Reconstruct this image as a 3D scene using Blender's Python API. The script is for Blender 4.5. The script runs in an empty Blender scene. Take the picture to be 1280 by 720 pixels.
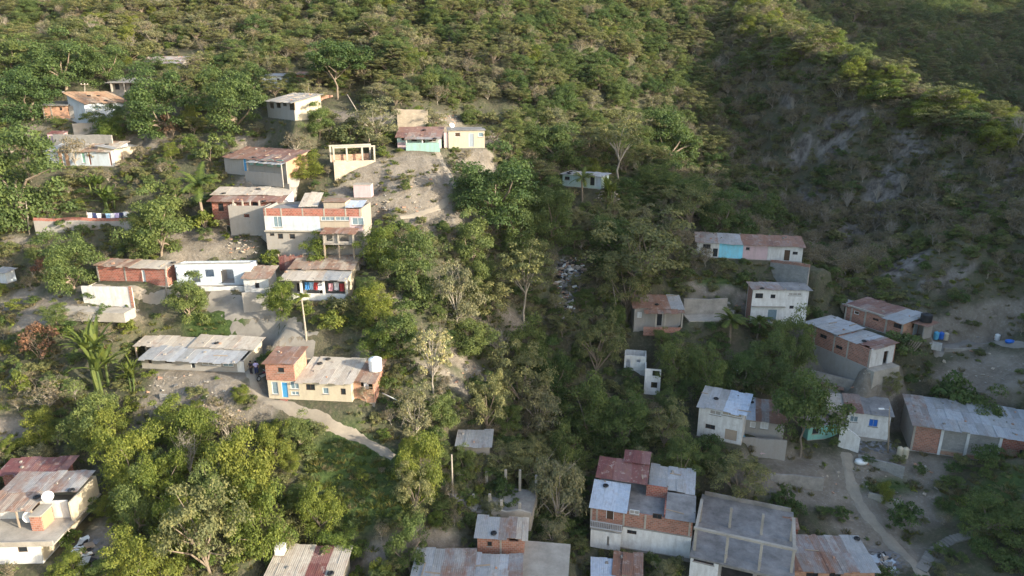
import bpy, math, random
import numpy as np
from mathutils import Vector, Matrix
random.seed(7); rng = np.random.default_rng(11)
R = math.radians
sc = bpy.context.scene
COL = sc.collection
# ------------------------------------------------------------------ camera model
FOC, PITCH, CZ = 853.0, R(17.0), 52.0
CP, SP = math.cos(PITCH), math.sin(PITCH)
def ray(u, v):
    a = (u-640.0)/FOC; t = (v-360.0)/FOC
    return np.array([a, CP-SP*t, -SP-CP*t])
def at(u, v, d):
    r = ray(u, v)*d
    return (r[0], r[1], r[2]+CZ)
def project(x, y, z):
    z = z-CZ
    d = y*CP - z*SP
    return 640+FOC*x/d, 360+FOC*(-z*CP-y*SP)/d, d
cam = bpy.data.cameras.new('camera'); camo = bpy.data.objects.new('camera', cam); COL.objects.link(camo)
camo.location = (0, 0, CZ); camo.rotation_euler = (math.pi/2-PITCH, 0, 0)
cam.sensor_width = 36; cam.lens = FOC/1280*36; cam.clip_end = 3000; cam.clip_start = 1
sc.camera = camo
# ------------------------------------------------------------------ light
SUN_EL, SUN_AZ = R(16.5), R(-25.0)      # azimuth measured from +X towards +Y
sv = Vector((math.cos(SUN_EL)*math.cos(SUN_AZ), math.cos(SUN_EL)*math.sin(SUN_AZ), math.sin(SUN_EL)))
sl = bpy.data.lights.new('sun', 'SUN'); sl.energy = 3.5; sl.angle = R(0.6); sl.color = (1.0, 0.885, 0.71)
so = bpy.data.objects.new('sun', sl); COL.objects.link(so); so.location = (200, -60, 150)
so.rotation_euler = (-sv).to_track_quat('-Z', 'Y').to_euler()
w = bpy.data.worlds.new('World'); sc.world = w; w.use_nodes = True
nt = w.node_tree; bg = nt.nodes['Background']
sky = nt.nodes.new('ShaderNodeTexSky'); sky.sky_type = 'NISHITA'; sky.sun_disc = False
sky.sun_elevation = SUN_EL; sky.sun_rotation = math.pi/2 - SUN_AZ
sky.dust_density = 2.0
nt.links.new(sky.outputs['Color'], bg.inputs['Color']); bg.inputs['Strength'].default_value = 0.15
vs = sc.view_settings; vs.view_transform = 'Standard'; vs.look = 'None'; vs.gamma = 1.0; vs.exposure = 1.76; vs.use_curve_mapping = False
sc.cycles.max_bounces = 6; sc.cycles.diffuse_bounces = 3; sc.cycles.transmission_bounces = 3
sc.cycles.use_denoising = True
# ------------------------------------------------------------------ properties, linking
def tag(o, label=None, cat=None, group=None, kind=None):
    if label: o['label'] = label
    if cat: o['category'] = cat
    if group: o['group'] = group
    if kind: o['kind'] = kind
    return o
def empty(name, loc, rz=0.0, label=None, cat=None, group=None):
    o = bpy.data.objects.new(name, None); COL.objects.link(o)
    o.location = loc; o.rotation_euler = (0, 0, rz); o.empty_display_size = 0.3
    return tag(o, label, cat, group)
class MB:
    """collects shapes and links them as one mesh object"""
    def __init__(s): s.v = []; s.f = []
    def add(s, vs, fs):
        b = len(s.v); s.v += [tuple(p) for p in vs]; s.f += [tuple(b+i for i in f) for f in fs]; return s
    def box(s, x0, x1, y0, y1, z0, z1):
        return s.add([(x0,y0,z0),(x1,y0,z0),(x1,y1,z0),(x0,y1,z0),(x0,y0,z1),(x1,y0,z1),(x1,y1,z1),(x0,y1,z1)],
                     [(0,3,2,1),(4,5,6,7),(0,1,5,4),(1,2,6,5),(2,3,7,6),(3,0,4,7)])
    def hexa(s, b, t):
        return s.add(list(b)+list(t), [(0,3,2,1),(4,5,6,7),(0,1,5,4),(1,2,6,5),(2,3,7,6),(3,0,4,7)])
    def prism(s, poly, axis, a, b):
        n = len(poly); vs = []
        for k in (a, b):
            for p in poly:
                vs.append((k, p[0], p[1]) if axis == 'x' else (p[0], k, p[1]) if axis == 'y' else (p[0], p[1], k))
        fs = [tuple(range(n))[::-1], tuple(range(n, 2*n))] + [(i, (i+1) % n, n+(i+1) % n, n+i) for i in range(n)]
        return s.add(vs, fs)
    def tube(s, p, q, r, r2=None, n=6, caps=True):
        r2 = r if r2 is None else r2
        p, q = Vector(p), Vector(q); d = (q-p)
        if d.length < 1e-6: return s
        d.normalize(); a = d.orthogonal().normalized(); b = d.cross(a)
        vs = [p+(a*math.cos(2*math.pi*i/n)+b*math.sin(2*math.pi*i/n))*r for i in range(n)]
        vs += [q+(a*math.cos(2*math.pi*i/n)+b*math.sin(2*math.pi*i/n))*r2 for i in range(n)]
        fs = [(i, (i+1) % n, n+(i+1) % n, n+i) for i in range(n)]
        if caps: fs += [tuple(range(n))[::-1], tuple(range(n, 2*n))]
        return s.add(vs, fs)
    def lathe(s, prof, n=16, c=(0, 0, 0)):
        vs = []; fs = []
        for (r, z) in prof:
            for i in range(n): vs.append((c[0]+r*math.cos(2*math.pi*i/n), c[1]+r*math.sin(2*math.pi*i/n), c[2]+z))
        for k in range(len(prof)-1):
            for i in range(n): fs.append((k*n+i, k*n+(i+1) % n, (k+1)*n+(i+1) % n, (k+1)*n+i))
        fs.append(tuple(range(n))[::-1]); fs.append(tuple((len(prof)-1)*n+i for i in range(n)))
        return s.add(vs, fs)
    def panel(s, x0, x1, z0, z1, y0, y1, holes=(), side=False):
        """upright panel with rectangular openings; side=True swaps x and y"""
        xs = sorted({x0, x1, *[min(max(h[i], x0), x1) for h in holes for i in (0, 2)]})
        zs = sorted({z0, z1, *[min(max(h[i], z0), z1) for h in holes for i in (1, 3)]})
        def keep(i, j):
            if i < 0 or j < 0 or i >= len(xs)-1 or j >= len(zs)-1: return False
            cx, cz = (xs[i]+xs[i+1])/2, (zs[j]+zs[j+1])/2
            return not any(h[0] < cx < h[2] and h[1] < cz < h[3] for h in holes)
        P = (lambda x, y, z: (y, x, z)) if side else (lambda x, y, z: (x, y, z))
        for i in range(len(xs)-1):
            for j in range(len(zs)-1):
                if not keep(i, j): continue
                a, b, c, d = xs[i], xs[i+1], zs[j], zs[j+1]
                vs = [P(a,y0,c),P(b,y0,c),P(b,y0,d),P(a,y0,d),P(a,y1,c),P(b,y1,c),P(b,y1,d),P(a,y1,d)]
                fs = [(0,1,2,3),(7,6,5,4)]
                if not keep(i-1, j): fs.append((0,3,7,4))
                if not keep(i+1, j): fs.append((1,5,6,2))
                if not keep(i, j-1): fs.append((0,4,5,1))
                if not keep(i, j+1): fs.append((3,2,6,7))
                if side: fs = [f[::-1] for f in fs]
                s.add(vs, fs)
        return s
    def build(s, name, mat, parent=None, smooth=False):
        me = bpy.data.meshes.new(name); me.from_pydata(s.v, [], s.f); me.update()
        if mat: me.materials.append(mat)
        if smooth: me.polygons.foreach_set('use_smooth', [True]*len(me.polygons))
        o = bpy.data.objects.new(name, me); COL.objects.link(o)
        if parent: o.parent = parent
        return o
# ------------------------------------------------------------------ materials
class NT:
    def __init__(s, name):
        s.m = bpy.data.materials.new(name); s.m.use_nodes = True; s.t = s.m.node_tree
        s.b = s.t.nodes['Principled BSDF']; s.b.inputs['Roughness'].default_value = 0.9
        s.b.inputs['Specular IOR Level'].default_value = 0.2
    def n(s, t, **kw):
        x = s.t.nodes.new(t)
        for k, v in kw.items(): setattr(x, k, v)
        return x
    def l(s, a, b): s.t.links.new(a, b)
    def coord(s, out='Object'): return s.n('ShaderNodeTexCoord').outputs[out]
    def noise(s, vec, scale, detail=4, rough=0.6, w=None):
        x = s.n('ShaderNodeTexNoise'); x.inputs['Scale'].default_value = scale
        x.inputs['Detail'].default_value = detail; x.inputs['Roughness'].default_value = rough
        s.l(vec, x.inputs['Vector']); return x.outputs['Fac']
    def ramp(s, fac, stops):
        x = s.n('ShaderNodeValToRGB'); e = x.color_ramp.elements
        while len(e) < len(stops): e.new(0.5)
        for i, (p, c) in enumerate(stops):
            e[i].position = p; e[i].color = (*c, 1) if len(c) == 3 else c
        s.l(fac, x.inputs['Fac']); return x.outputs['Color']
    def sstep(s, fac, a, b):
        x = s.n('ShaderNodeMapRange'); x.inputs['From Min'].default_value = a; x.inputs['From Max'].default_value = b
        s.l(fac, x.inputs['Value']); return x.outputs['Result']
    def mix(s, fac, a, b, blend='MIX'):
        x = s.n('ShaderNodeMix', data_type='RGBA', blend_type=blend)
        for k, v in ((0, fac), (6, a), (7, b)):
            if isinstance(v, (int, float)): x.inputs[k].default_value = v
            elif isinstance(v, (tuple, list)): x.inputs[k].default_value = (*v[:3], 1)
            else: s.l(v, x.inputs[k])
        return x.outputs[2]
    def math(s, op, a, b=0.0):
        x = s.n('ShaderNodeMath', operation=op)
        for i, v in enumerate((a, b)):
            if isinstance(v, (int, float)): x.inputs[i].default_value = v
            else: s.l(v, x.inputs[i])
        return x.outputs[0]
    def scaled(s, vec, sx, sy, sz):
        x = s.n('ShaderNodeMapping'); x.inputs['Scale'].default_value = (sx, sy, sz); s.l(vec, x.inputs['Vector']); return x.outputs['Vector']
    def rand(s): return s.n('ShaderNodeObjectInfo').outputs['Random']
    def island(s): return s.n('ShaderNodeNewGeometry').outputs['Random Per Island']
    def bump(s, h, strength=0.4, dist=0.05):
        x = s.n('ShaderNodeBump'); x.inputs['Strength'].default_value = strength; x.inputs['Distance'].default_value = dist
        s.l(h, x.inputs['Height']); s.l(x.outputs['Normal'], s.b.inputs['Normal'])
    def col(s, c):
        if isinstance(c, (tuple, list)): s.b.inputs['Base Color'].default_value = (*c[:3], 1)
        else: s.l(c, s.b.inputs['Base Color'])
        return s.m
def mul(c, k): return tuple(x*k for x in c)
def plaster(name, c, stain=(0.23, 0.20, 0.17), amt=0.55):
    """painted or rendered wall with rain streaks and worn patches"""
    t = NT(name); o = t.coord()
    st = t.sstep(t.noise(t.scaled(o, 1.6, 1.6, 0.35), 1.3, 6, .7), .42, .72)
    pt = t.sstep(t.noise(o, 0.7, 5, .65), .52, .72)
    c1 = t.mix(t.noise(o, 3.0, 4), mul(c, .86), mul(c, 1.08))
    c2 = t.mix(t.math('MULTIPLY', st, amt), c1, stain)
    c3 = t.mix(t.math('MULTIPLY', pt, amt*.7), c2, mul(stain, 1.25))
    c3 = t.mix(t.math('MULTIPLY', t.sstep(t.noise(o, 2.2, 7, .75), .56, .66), amt*.6), c3, mul(stain, .8))
    t.bump(t.noise(o, 9, 4), .25, .04)
    return t.col(c3)
def brick(name, c=(0.31, 0.14, 0.095), mortar=(0.30, 0.25, 0.21)):
    t = NT(name); o = t.coord(); sx = t.n('ShaderNodeSeparateXYZ'); t.l(o, sx.inputs[0])
    cb = t.n('ShaderNodeCombineXYZ'); t.l(t.math('ADD', sx.outputs[0], sx.outputs[1]), cb.inputs[0]); t.l(sx.outputs[2], cb.inputs[1])
    br = t.n('ShaderNodeTexBrick'); t.l(cb.outputs[0], br.inputs['Vector'])
    br.inputs['Color1'].default_value = (*mul(c, .72), 1); br.inputs['Color2'].default_value = (*mul(c, 1.18), 1)
    br.inputs['Mortar'].default_value = (*mortar, 1); br.inputs['Scale'].default_value = 1.0
    br.inputs['Brick Width'].default_value = .40; br.inputs['Row Height'].default_value = .22; br.inputs['Mortar Size'].default_value = .018
    n = t.noise(o, .9, 6, .7)
    c2 = t.mix(t.math('MULTIPLY', t.sstep(n, .5, .75), .5), br.outputs['Color'], (0.25, 0.19, 0.16))
    t.bump(br.outputs['Fac'], .3, -.02)
    return t.col(c2)
def block(name, c=(0.27, 0.26, 0.24)):
    t = NT(name); o = t.coord(); sx = t.n('ShaderNodeSeparateXYZ'); t.l(o, sx.inputs[0])
    cb = t.n('ShaderNodeCombineXYZ'); t.l(t.math('ADD', sx.outputs[0], sx.outputs[1]), cb.inputs[0]); t.l(sx.outputs[2], cb.inputs[1])
    br = t.n('ShaderNodeTexBrick'); t.l(cb.outputs[0], br.inputs['Vector'])
    br.inputs['Color1'].default_value = (*mul(c, .88), 1); br.inputs['Color2'].default_value = (*mul(c, 1.1), 1)
    br.inputs['Mortar'].default_value = (*mul(c, .8), 1); br.inputs['Scale'].default_value = 1.0
    br.inputs['Brick Width'].default_value = .42; br.inputs['Row Height'].default_value = .21; br.inputs['Mortar Size'].default_value = .016
    st = t.sstep(t.noise(t.scaled(o, 1, 1, .4), .9, 6, .7), .45, .75)
    t.bump(br.outputs['Fac'], .3, -.02)
    return t.col(t.mix(t.math('MULTIPLY', st, .55), br.outputs['Color'], mul(c, .5)))
def sheetmetal(name, cols, rust=0.4, rough=0.6):
    """roof sheets: every sheet its own tone, rust spreading over it"""
    t = NT(name); o = t.coord()
    base = t.ramp(t.island(), [(i/max(1, len(cols)-1), c) for i, c in enumerate(cols)])
    base = t.mix(t.noise(o, 2.5, 5), mul((1, 1, 1), .72), mul((1, 1, 1), 1.15)) if False else t.mix(.5, base, t.mix(t.noise(o, 2.2, 6, .7), (0, 0, 0), base, 'MIX'), 'MIX')
    rs = t.sstep(t.noise(t.scaled(o, 1.0, .45, .45), 1.1, 7, .72), .58-.28*rust, .74-.2*rust)
    c = t.mix(t.math('MULTIPLY', rs, min(1, .35+rust)), base, t.mix(t.noise(o, 5, 4), (0.15, 0.07, 0.045), (0.27, 0.15, 0.10)))
    gr = t.sstep(t.noise(t.scaled(o, 2.4, .5, .5), 1.4, 6, .75), .50, .70)
    c = t.mix(t.math('MULTIPLY', gr, .35+.3*rust), c, (.10, .085, .07))
    c = t.mix(t.math('MULTIPLY', t.sstep(t.noise(o, 1.7, 5, .7), .56, .66), .45), c, (.40, .37, .33))
    wv = t.n('ShaderNodeTexWave'); wv.inputs['Scale'].default_value = 1.6; t.l(o, wv.inputs['Vector'])
    t.bump(wv.outputs['Fac'], .35, .04)
    t.b.inputs['Roughness'].default_value = rough
    return t.col(c)
def concrete(name, c=(0.30, 0.28, 0.25), dark=.45):
    t = NT(name); o = t.coord()
    n1 = t.noise(o, .6, 7, .7); n2 = t.noise(o, 4, 5)
    cc = t.mix(t.sstep(n1, .38, .68), mul(c, dark), c); cc = t.mix(t.math('MULTIPLY', n2, .4), cc, mul(c, 1.25))
    t.bump(n2, .3, .05)
    return t.col(cc)
def plain(name, c, rough=.8, var=.15):
    t = NT(name); o = t.coord(); t.b.inputs['Roughness'].default_value = rough
    return t.col(t.mix(t.noise(o, 4, 4), mul(c, 1-var), mul(c, 1+var)))
def leafmat(name, c1, c2, c3, trans=.35):
    """leaves: a hue per tree, a tone per leaf and per twig"""
    t = NT(name); o = t.coord()
    tree = t.ramp(t.rand(), [(0, c1), (.5, c2), (1, c3)])
    cl = t.noise(o, .9, 3, .6)
    c = t.mix(t.sstep(cl, .35, .65), t.mix(1.0, tree, (.72, .80, .75), 'MULTIPLY'), t.mix(1.0, tree, (1.22, 1.15, .95), 'MULTIPLY'))
    c = t.mix(1.0, c, t.ramp(t.island(), [(0, (.62, .68, .66)), (.6, (1, 1, 1)), (1, (1.25, 1.2, 1.0))]), 'MULTIPLY')
    t.b.inputs['Roughness'].default_value = .65; t.b.inputs['Specular IOR Level'].default_value = .25
    t.col(c)
    tr = t.n('ShaderNodeBsdfTranslucent'); t.l(t.mix(1.0, c, (1.15, 1.25, .7), 'MULTIPLY'), tr.inputs['Color'])
    mx = t.n('ShaderNodeMixShader'); mx.inputs[0].default_value = trans
    out = t.t.nodes['Material Output']; t.l(t.b.outputs[0], mx.inputs[1]); t.l(tr.outputs[0], mx.inputs[2]); t.l(mx.outputs[0], out.inputs['Surface'])
    return t.m
M = {}
M['white'] = plaster('white_paint', (.55, .55, .53))
M['whiteclean'] = plaster('clean_white_paint', (.62, .62, .60), amt=.42)
M['cream'] = plaster('cream_paint', (.48, .42, .31), amt=.35)
M['beige'] = plaster('beige_render', (.36, .31, .24), amt=.5)
M['grey'] = plaster('grey_render', (.29, .275, .25), amt=.55)
M['paleblue'] = plaster('pale_blue_paint', (.42, .48, .53), amt=.4)
M['cyan'] = plaster('cyan_paint', (.22, .58, .72), amt=.3)
M['turq'] = plaster('turquoise_paint', (.17, .42, .36), amt=.5)
M['paleturq'] = plaster('faded_turquoise_paint', (.27, .46, .41), amt=.5)
M['mint'] = plaster('mint_paint', (.38, .50, .46), amt=.4)
M['pink'] = plaster('pink_paint', (.50, .37, .38), amt=.35)
M['orange'] = plaster('orange_paint', (.40, .25, .15), amt=.4)
M['brick'] = brick('clay_brick')
M['brickred'] = brick('red_brick', (.30, .10, .07))
M['brickpale'] = brick('pale_clay_brick', (.40, .22, .14))
M['block'] = block('concrete_block')
M['blockwarm'] = block('sandy_block', (.40, .34, .26))
M['conc'] = concrete('concrete')
M['concpale'] = concrete('pale_concrete', (.36, .33, .28), .6)
M['slab'] = concrete('weathered_slab', (.25, .245, .24), .4)
M['zinc'] = sheetmetal('zinc_sheets', [(.34, .35, .36), (.46, .48, .50), (.30, .31, .31), (.42, .42, .41)], .15, .5)
M['zincold'] = sheetmetal('old_zinc_sheets', [(.30, .29, .28), (.42, .41, .39), (.24, .20, .18), (.36, .36, .36)], .5)
M['tan'] = sheetmetal('dusty_sheets', [(.50, .45, .37), (.58, .53, .45), (.44, .385, .315), (.54, .49, .42)], .2)
M['tanrust'] = sheetmetal('dusty_rusted_sheets', [(.40, .33, .26), (.48, .42, .34), (.27, .18, .13), (.36, .30, .25)], .55)
M['rust'] = sheetmetal('rusted_sheets', [(.25, .14, .10), (.33, .22, .17), (.19, .10, .08), (.36, .30, .27)], .75)
M['rustorange'] = sheetmetal('orange_rusted_sheets', [(.34, .20, .12), (.42, .29, .19), (.30, .17, .10), (.46, .36, .27)], .35)
M['maroon'] = sheetmetal('maroon_sheets', [(.18, .065, .065), (.23, .10, .09), (.16, .058, .06), (.27, .15, .14)], .3)
M['redrust'] = sheetmetal('red_rusted_sheets', [(.20,.095,.08), (.30,.19,.16), (.16,.075,.065), (.36,.31,.28)], .5)
M['bluesheet'] = sheetmetal('pale_blue_sheets', [(.44, .52, .62), (.50, .57, .66), (.42, .50, .60)], .05, .45)
M['dark'] = plain('opening_shade', (.025, .03, .035), .25)  # near-black colour stands in for the shade inside open holes
M['darkwood'] = plain('dark_wood', (.07, .045, .03))
M['wood'] = plain('weathered_wood', (.30, .24, .18))
M['palewood'] = plain('bleached_wood', (.30, .265, .22))
M['metal'] = plain('grey_metal', (.36, .37, .38), .45)
M['greydoor'] = plain('grey_door_paint', (.26, .30, .33), .5)
M['bluedoor'] = plain('blue_door_paint', (.06, .25, .46), .5)
M['winframe'] = plain('pale_frame_paint', (.55, .56, .55), .5)
M['glass'] = plain('window_glass', (.16, .22, .25), .15, .3)
M['tarp'] = plain('blue_tarpaulin', (.10, .35, .50), .6, .3)
M['blackplastic'] = plain('black_plastic', (.02, .022, .025), .45)
M['blueplastic'] = plain('blue_plastic', (.02, .12, .45), .4)
M['whiteplastic'] = plain('white_plastic', (.70, .70, .68), .4)
M['bark'] = plain('grey_brown_bark', (.20, .16, .12), .9, .35)
M['palebark'] = plain('pale_bark', (.30, .265, .215), .9, .3)
# ------------------------------------------------------------------ terrain: a thin-plate surface through surveyed points
CTRL = [  # (u, v, depth along the view axis)
 # left hillside
 (60,720,62),(60,600,72),(60,480,81),(60,400,88),(60,330,96),(60,250,106),(60,190,115),(60,130,128),(60,60,148),(60,0,172),
 (330,720,65),(330,600,73),(330,500,79),(330,400,87),(330,330,94),(330,250,103),(330,190,112),(330,130,124),(330,60,143),(330,0,166),
 (560,720,66),(560,600,75),(560,480,84),(560,400,91),(560,330,97),(560,250,104),(560,190,111),(560,130,123),(560,60,141),(560,0,162),
 # gully
 (705,700,72),(705,600,84),(705,500,93),(705,400,101),(710,330,107),(725,250,115),(745,190,126),(760,130,140),(775,60,158),(790,0,180),
 # right village
 (830,720,70),(830,640,76),(830,560,85),(830,480,93),(830,400,101),(840,330,109),(850,270,119),(905,0,186),
 (1000,720,70),(1000,640,78),(1000,560,86),(1000,480,94),(1000,400,101),(1000,330,110),
 (1200,720,69),(1200,640,77),(1200,560,84),(1200,480,92),(1200,400,100),(1200,330,109),
 (1280,400,98),(1280,310,104),
 (880,270,125),(850,215,140),(1200,300,107),
 # crest of the spur
 (925,-30,188),
 # head of the valley, above the frame
 (60,-80,200),(330,-80,196),(560,-80,194),(790,-80,205),(330,-200,250),(790,-200,260),
]
WORLD = [ # behind the spur and outside the frame
 (160,200,CZ-40),(120,235,CZ-26),(210,260,CZ-36),(100,270,CZ-6),(250,300,CZ-22),(180,330,CZ+22),(300,380,CZ+42),(200,420,CZ+70),(60,330,CZ+72),(330,300,CZ+60),(330,205,CZ+95),(330,250,CZ+100),(330,150,CZ+52),  # the last, far right rise is added to shade the far hill
 # unseen hill on the right, added and shaped to shade the village
 (140,-38,CZ-3),(140,-9,CZ+4),(140,16,CZ+13),(140,34,CZ+25),(140,52,CZ+33),(140,70,CZ+27),(140,86,CZ+10),(140,102,CZ-4),(136,122,CZ-12),(180,35,CZ+38),(190,75,CZ+26),(190,-10,CZ+12),
(84,72,CZ-17),(80,50,CZ-25),(75,30,CZ-32),(110,50,CZ+6),(110,20,CZ-3),(112,80,CZ+4),
 (150,150,CZ-18),(200,120,CZ-5),
 # left, outside
 (-110,60,CZ-46),(-120,110,CZ-22),(-140,160,CZ+4),(-150,230,CZ+30),(-200,100,CZ-30),(-220,300,CZ+80),(-60,300,CZ+66),(-100,420,CZ+110),(60,420,CZ+100),(-260,420,CZ+150),
 (0,20,CZ-56),(60,10,CZ-48),(-60,15,CZ-56),(-140,10,CZ-60),(0,-40,CZ-70),(-150,-40,CZ-74),(120,-40,CZ-40),
]
for (u, v, d, k) in [(1280,170,118,.55),(1220,140,124,.75),(1160,110,131,.9),(1110,88,137,1.0),(1060,65,144,1.08),(1020,46,151,1.05),(990,30,158,.95),(950,0,172,.75)]:
    x, y, z = at(u, v+13, d)      # the cliff falls away below the crest, then eases into a talus slope
    for (s_, dz) in ((0, 0), (7, -9.5), (14, -18.5), (22, -25), (29, -28.5)): WORLD.append((x-.74*s_, y-.67*s_, z+dz*k))
    WORLD.append((x+9, y+8, z-6*k))
pts = np.array([at(*c) for c in CTRL] + WORLD, float)
SC = 60.0
def _tps(r2): return np.where(r2 > 1e-12, 0.5*r2*np.log(np.maximum(r2, 1e-12)), 0.0)
def _fit(p, lam):
    q = p[:, :2]/SC; n = len(q)
    K = _tps(((q[:, None]-q[None])**2).sum(2)) + lam*np.eye(n)
    A = np.zeros((n+3, n+3)); A[:n, :n] = K; A[:n, n] = 1; A[:n, n+1:] = q; A[n, :n] = 1; A[n+1:, :n] = q.T
    return np.linalg.solve(A, np.concatenate([p[:, 2], np.zeros(3)]))
COEF = _fit(pts, 0.0006)
def _eval(X, Y):
    q = pts[:, :2]/SC; n = len(q); x = X.ravel()/SC; y = Y.ravel()/SC; out = np.zeros(len(x))
    for i in range(0, len(x), 20000):
        a, b = x[i:i+20000], y[i:i+20000]
        out[i:i+20000] = _tps((a[:, None]-q[None, :, 0])**2+(b[:, None]-q[None, :, 1])**2) @ COEF[:n] + COEF[n] + COEF[n+1]*a + COEF[n+2]*b
    return out.reshape(X.shape)
def _axis(a, b, c, d, fine, coarse):
    l = list(np.arange(b, c+1e-6, fine)); s = fine; p = b; left = []
    while p > a: s = min(s*1.25, coarse); p -= s; left.append(p)
    s = fine; p = c; right = []
    while p < d: s = min(s*1.25, coarse); p += s; right.append(p)
    return np.array(left[::-1]+l+right)
GX = _axis(-330, -78, 108, 340, .85, 9.0); GY = _axis(-60, 40, 172, 470, .85, 8.0)
XX, YY = np.meshgrid(GX, GY, indexing='ij')
def vnoise(x, y, s, seed):
    r = np.random.default_rng(seed); T = r.random((256, 256)); x = x/s+1000; y = y/s+1000
    i = np.floor(x).astype(int); j = np.floor(y).astype(int); fx = x-i; fy = y-j
    fx = fx*fx*(3-2*fx); fy = fy*fy*(3-2*fy)
    g = lambda a, b: T[a % 256, b % 256]
    return (g(i,j)*(1-fx)+g(i+1,j)*fx)*(1-fy)+(g(i,j+1)*(1-fx)+g(i+1,j+1)*fx)*fy - .5
ZZ = _eval(XX, YY)
ZZ += 2.4*vnoise(XX, YY, 17, 1) + 1.2*vnoise(XX, YY, 7, 2) + .75*vnoise(XX, YY, 3, 3) + .45*vnoise(XX, YY, 1.5, 4)
# cross gullies running down the spur's face and the left hill
ZZ += np.clip((YY-112)/25, 0, 1)*4.5*vnoise(XX+.35*YY, YY*.25, 9, 8)
ZZ += np.clip((XX-38)/15, 0, 1)*np.clip((YY-108)/12, 0, 1)*np.clip((190-YY)/30, 0, 1)*(4.6*vnoise((XX-YY*.9)*.75, (XX+YY)*.10, 5.0, 9)+1.6*vnoise(XX, YY, 2.6, 10))
def zt(x, y):
    x = np.asarray(x, float); y = np.asarray(y, float)
    i = np.clip(np.searchsorted(GX, x)-1, 0, len(GX)-2); j = np.clip(np.searchsorted(GY, y)-1, 0, len(GY)-2)
    fx = np.clip((x-GX[i])/(GX[i+1]-GX[i]), 0, 1); fy = np.clip((y-GY[j])/(GY[j+1]-GY[j]), 0, 1)
    return (ZZ[i,j]*(1-fx)+ZZ[i+1,j]*fx)*(1-fy)+(ZZ[i,j+1]*(1-fx)+ZZ[i+1,j+1]*fx)*fy
DS = np.arange(35, 420, .4)
def hit(u, v):
    """world point where the line of sight through a photo pixel meets the ground"""
    r = ray(u, v); X, Y, Z = r[0]*DS, r[1]*DS, r[2]*DS+CZ
    b = np.nonzero(Z < zt(X, Y))[0]
    if not len(b): return None
    d1 = DS[b[0]]; d0 = d1-.4
    for _ in range(12):
        m = (d0+d1)/2
        if r[2]*m+CZ < zt(r[0]*m, r[1]*m): d1 = m
        else: d0 = m
    return Vector(r*d1+np.array([0, 0, CZ]))
def onplane(u, v, p0, n):
    r = Vector(ray(u, v)); k = (Vector(p0)-Vector((0, 0, CZ))).dot(n)/r.dot(n)
    return r*k+Vector((0, 0, CZ))
PADS = []     # terraces cut into the slope: (origin, yaw, x0, x1, y0, y1, z)
def pad(o, yaw, x0, x1, y0, y1, z): PADS.append((o[0], o[1], yaw, x0, x1, y0, y1, z))
def apply_pads():
    for (ox, oy, yaw, x0, x1, y0, y1, z) in PADS:
        c, s = math.cos(yaw), math.sin(yaw)
        lx = (XX-ox)*c+(YY-oy)*s; ly = -(XX-ox)*s+(YY-oy)*c
        dx = np.maximum(np.maximum(x0-lx, lx-x1), 0); dy = np.maximum(np.maximum(y0-ly, ly-y1), 0)
        k = np.clip(1-np.hypot(dx, dy)/1.8, 0, 1); k = k*k*(3-2*k)
        ZZ[:] = ZZ*(1-k)+z*k
PAINT = []    # soil patches: (x, y, rx, ry, yaw, channel)
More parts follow.
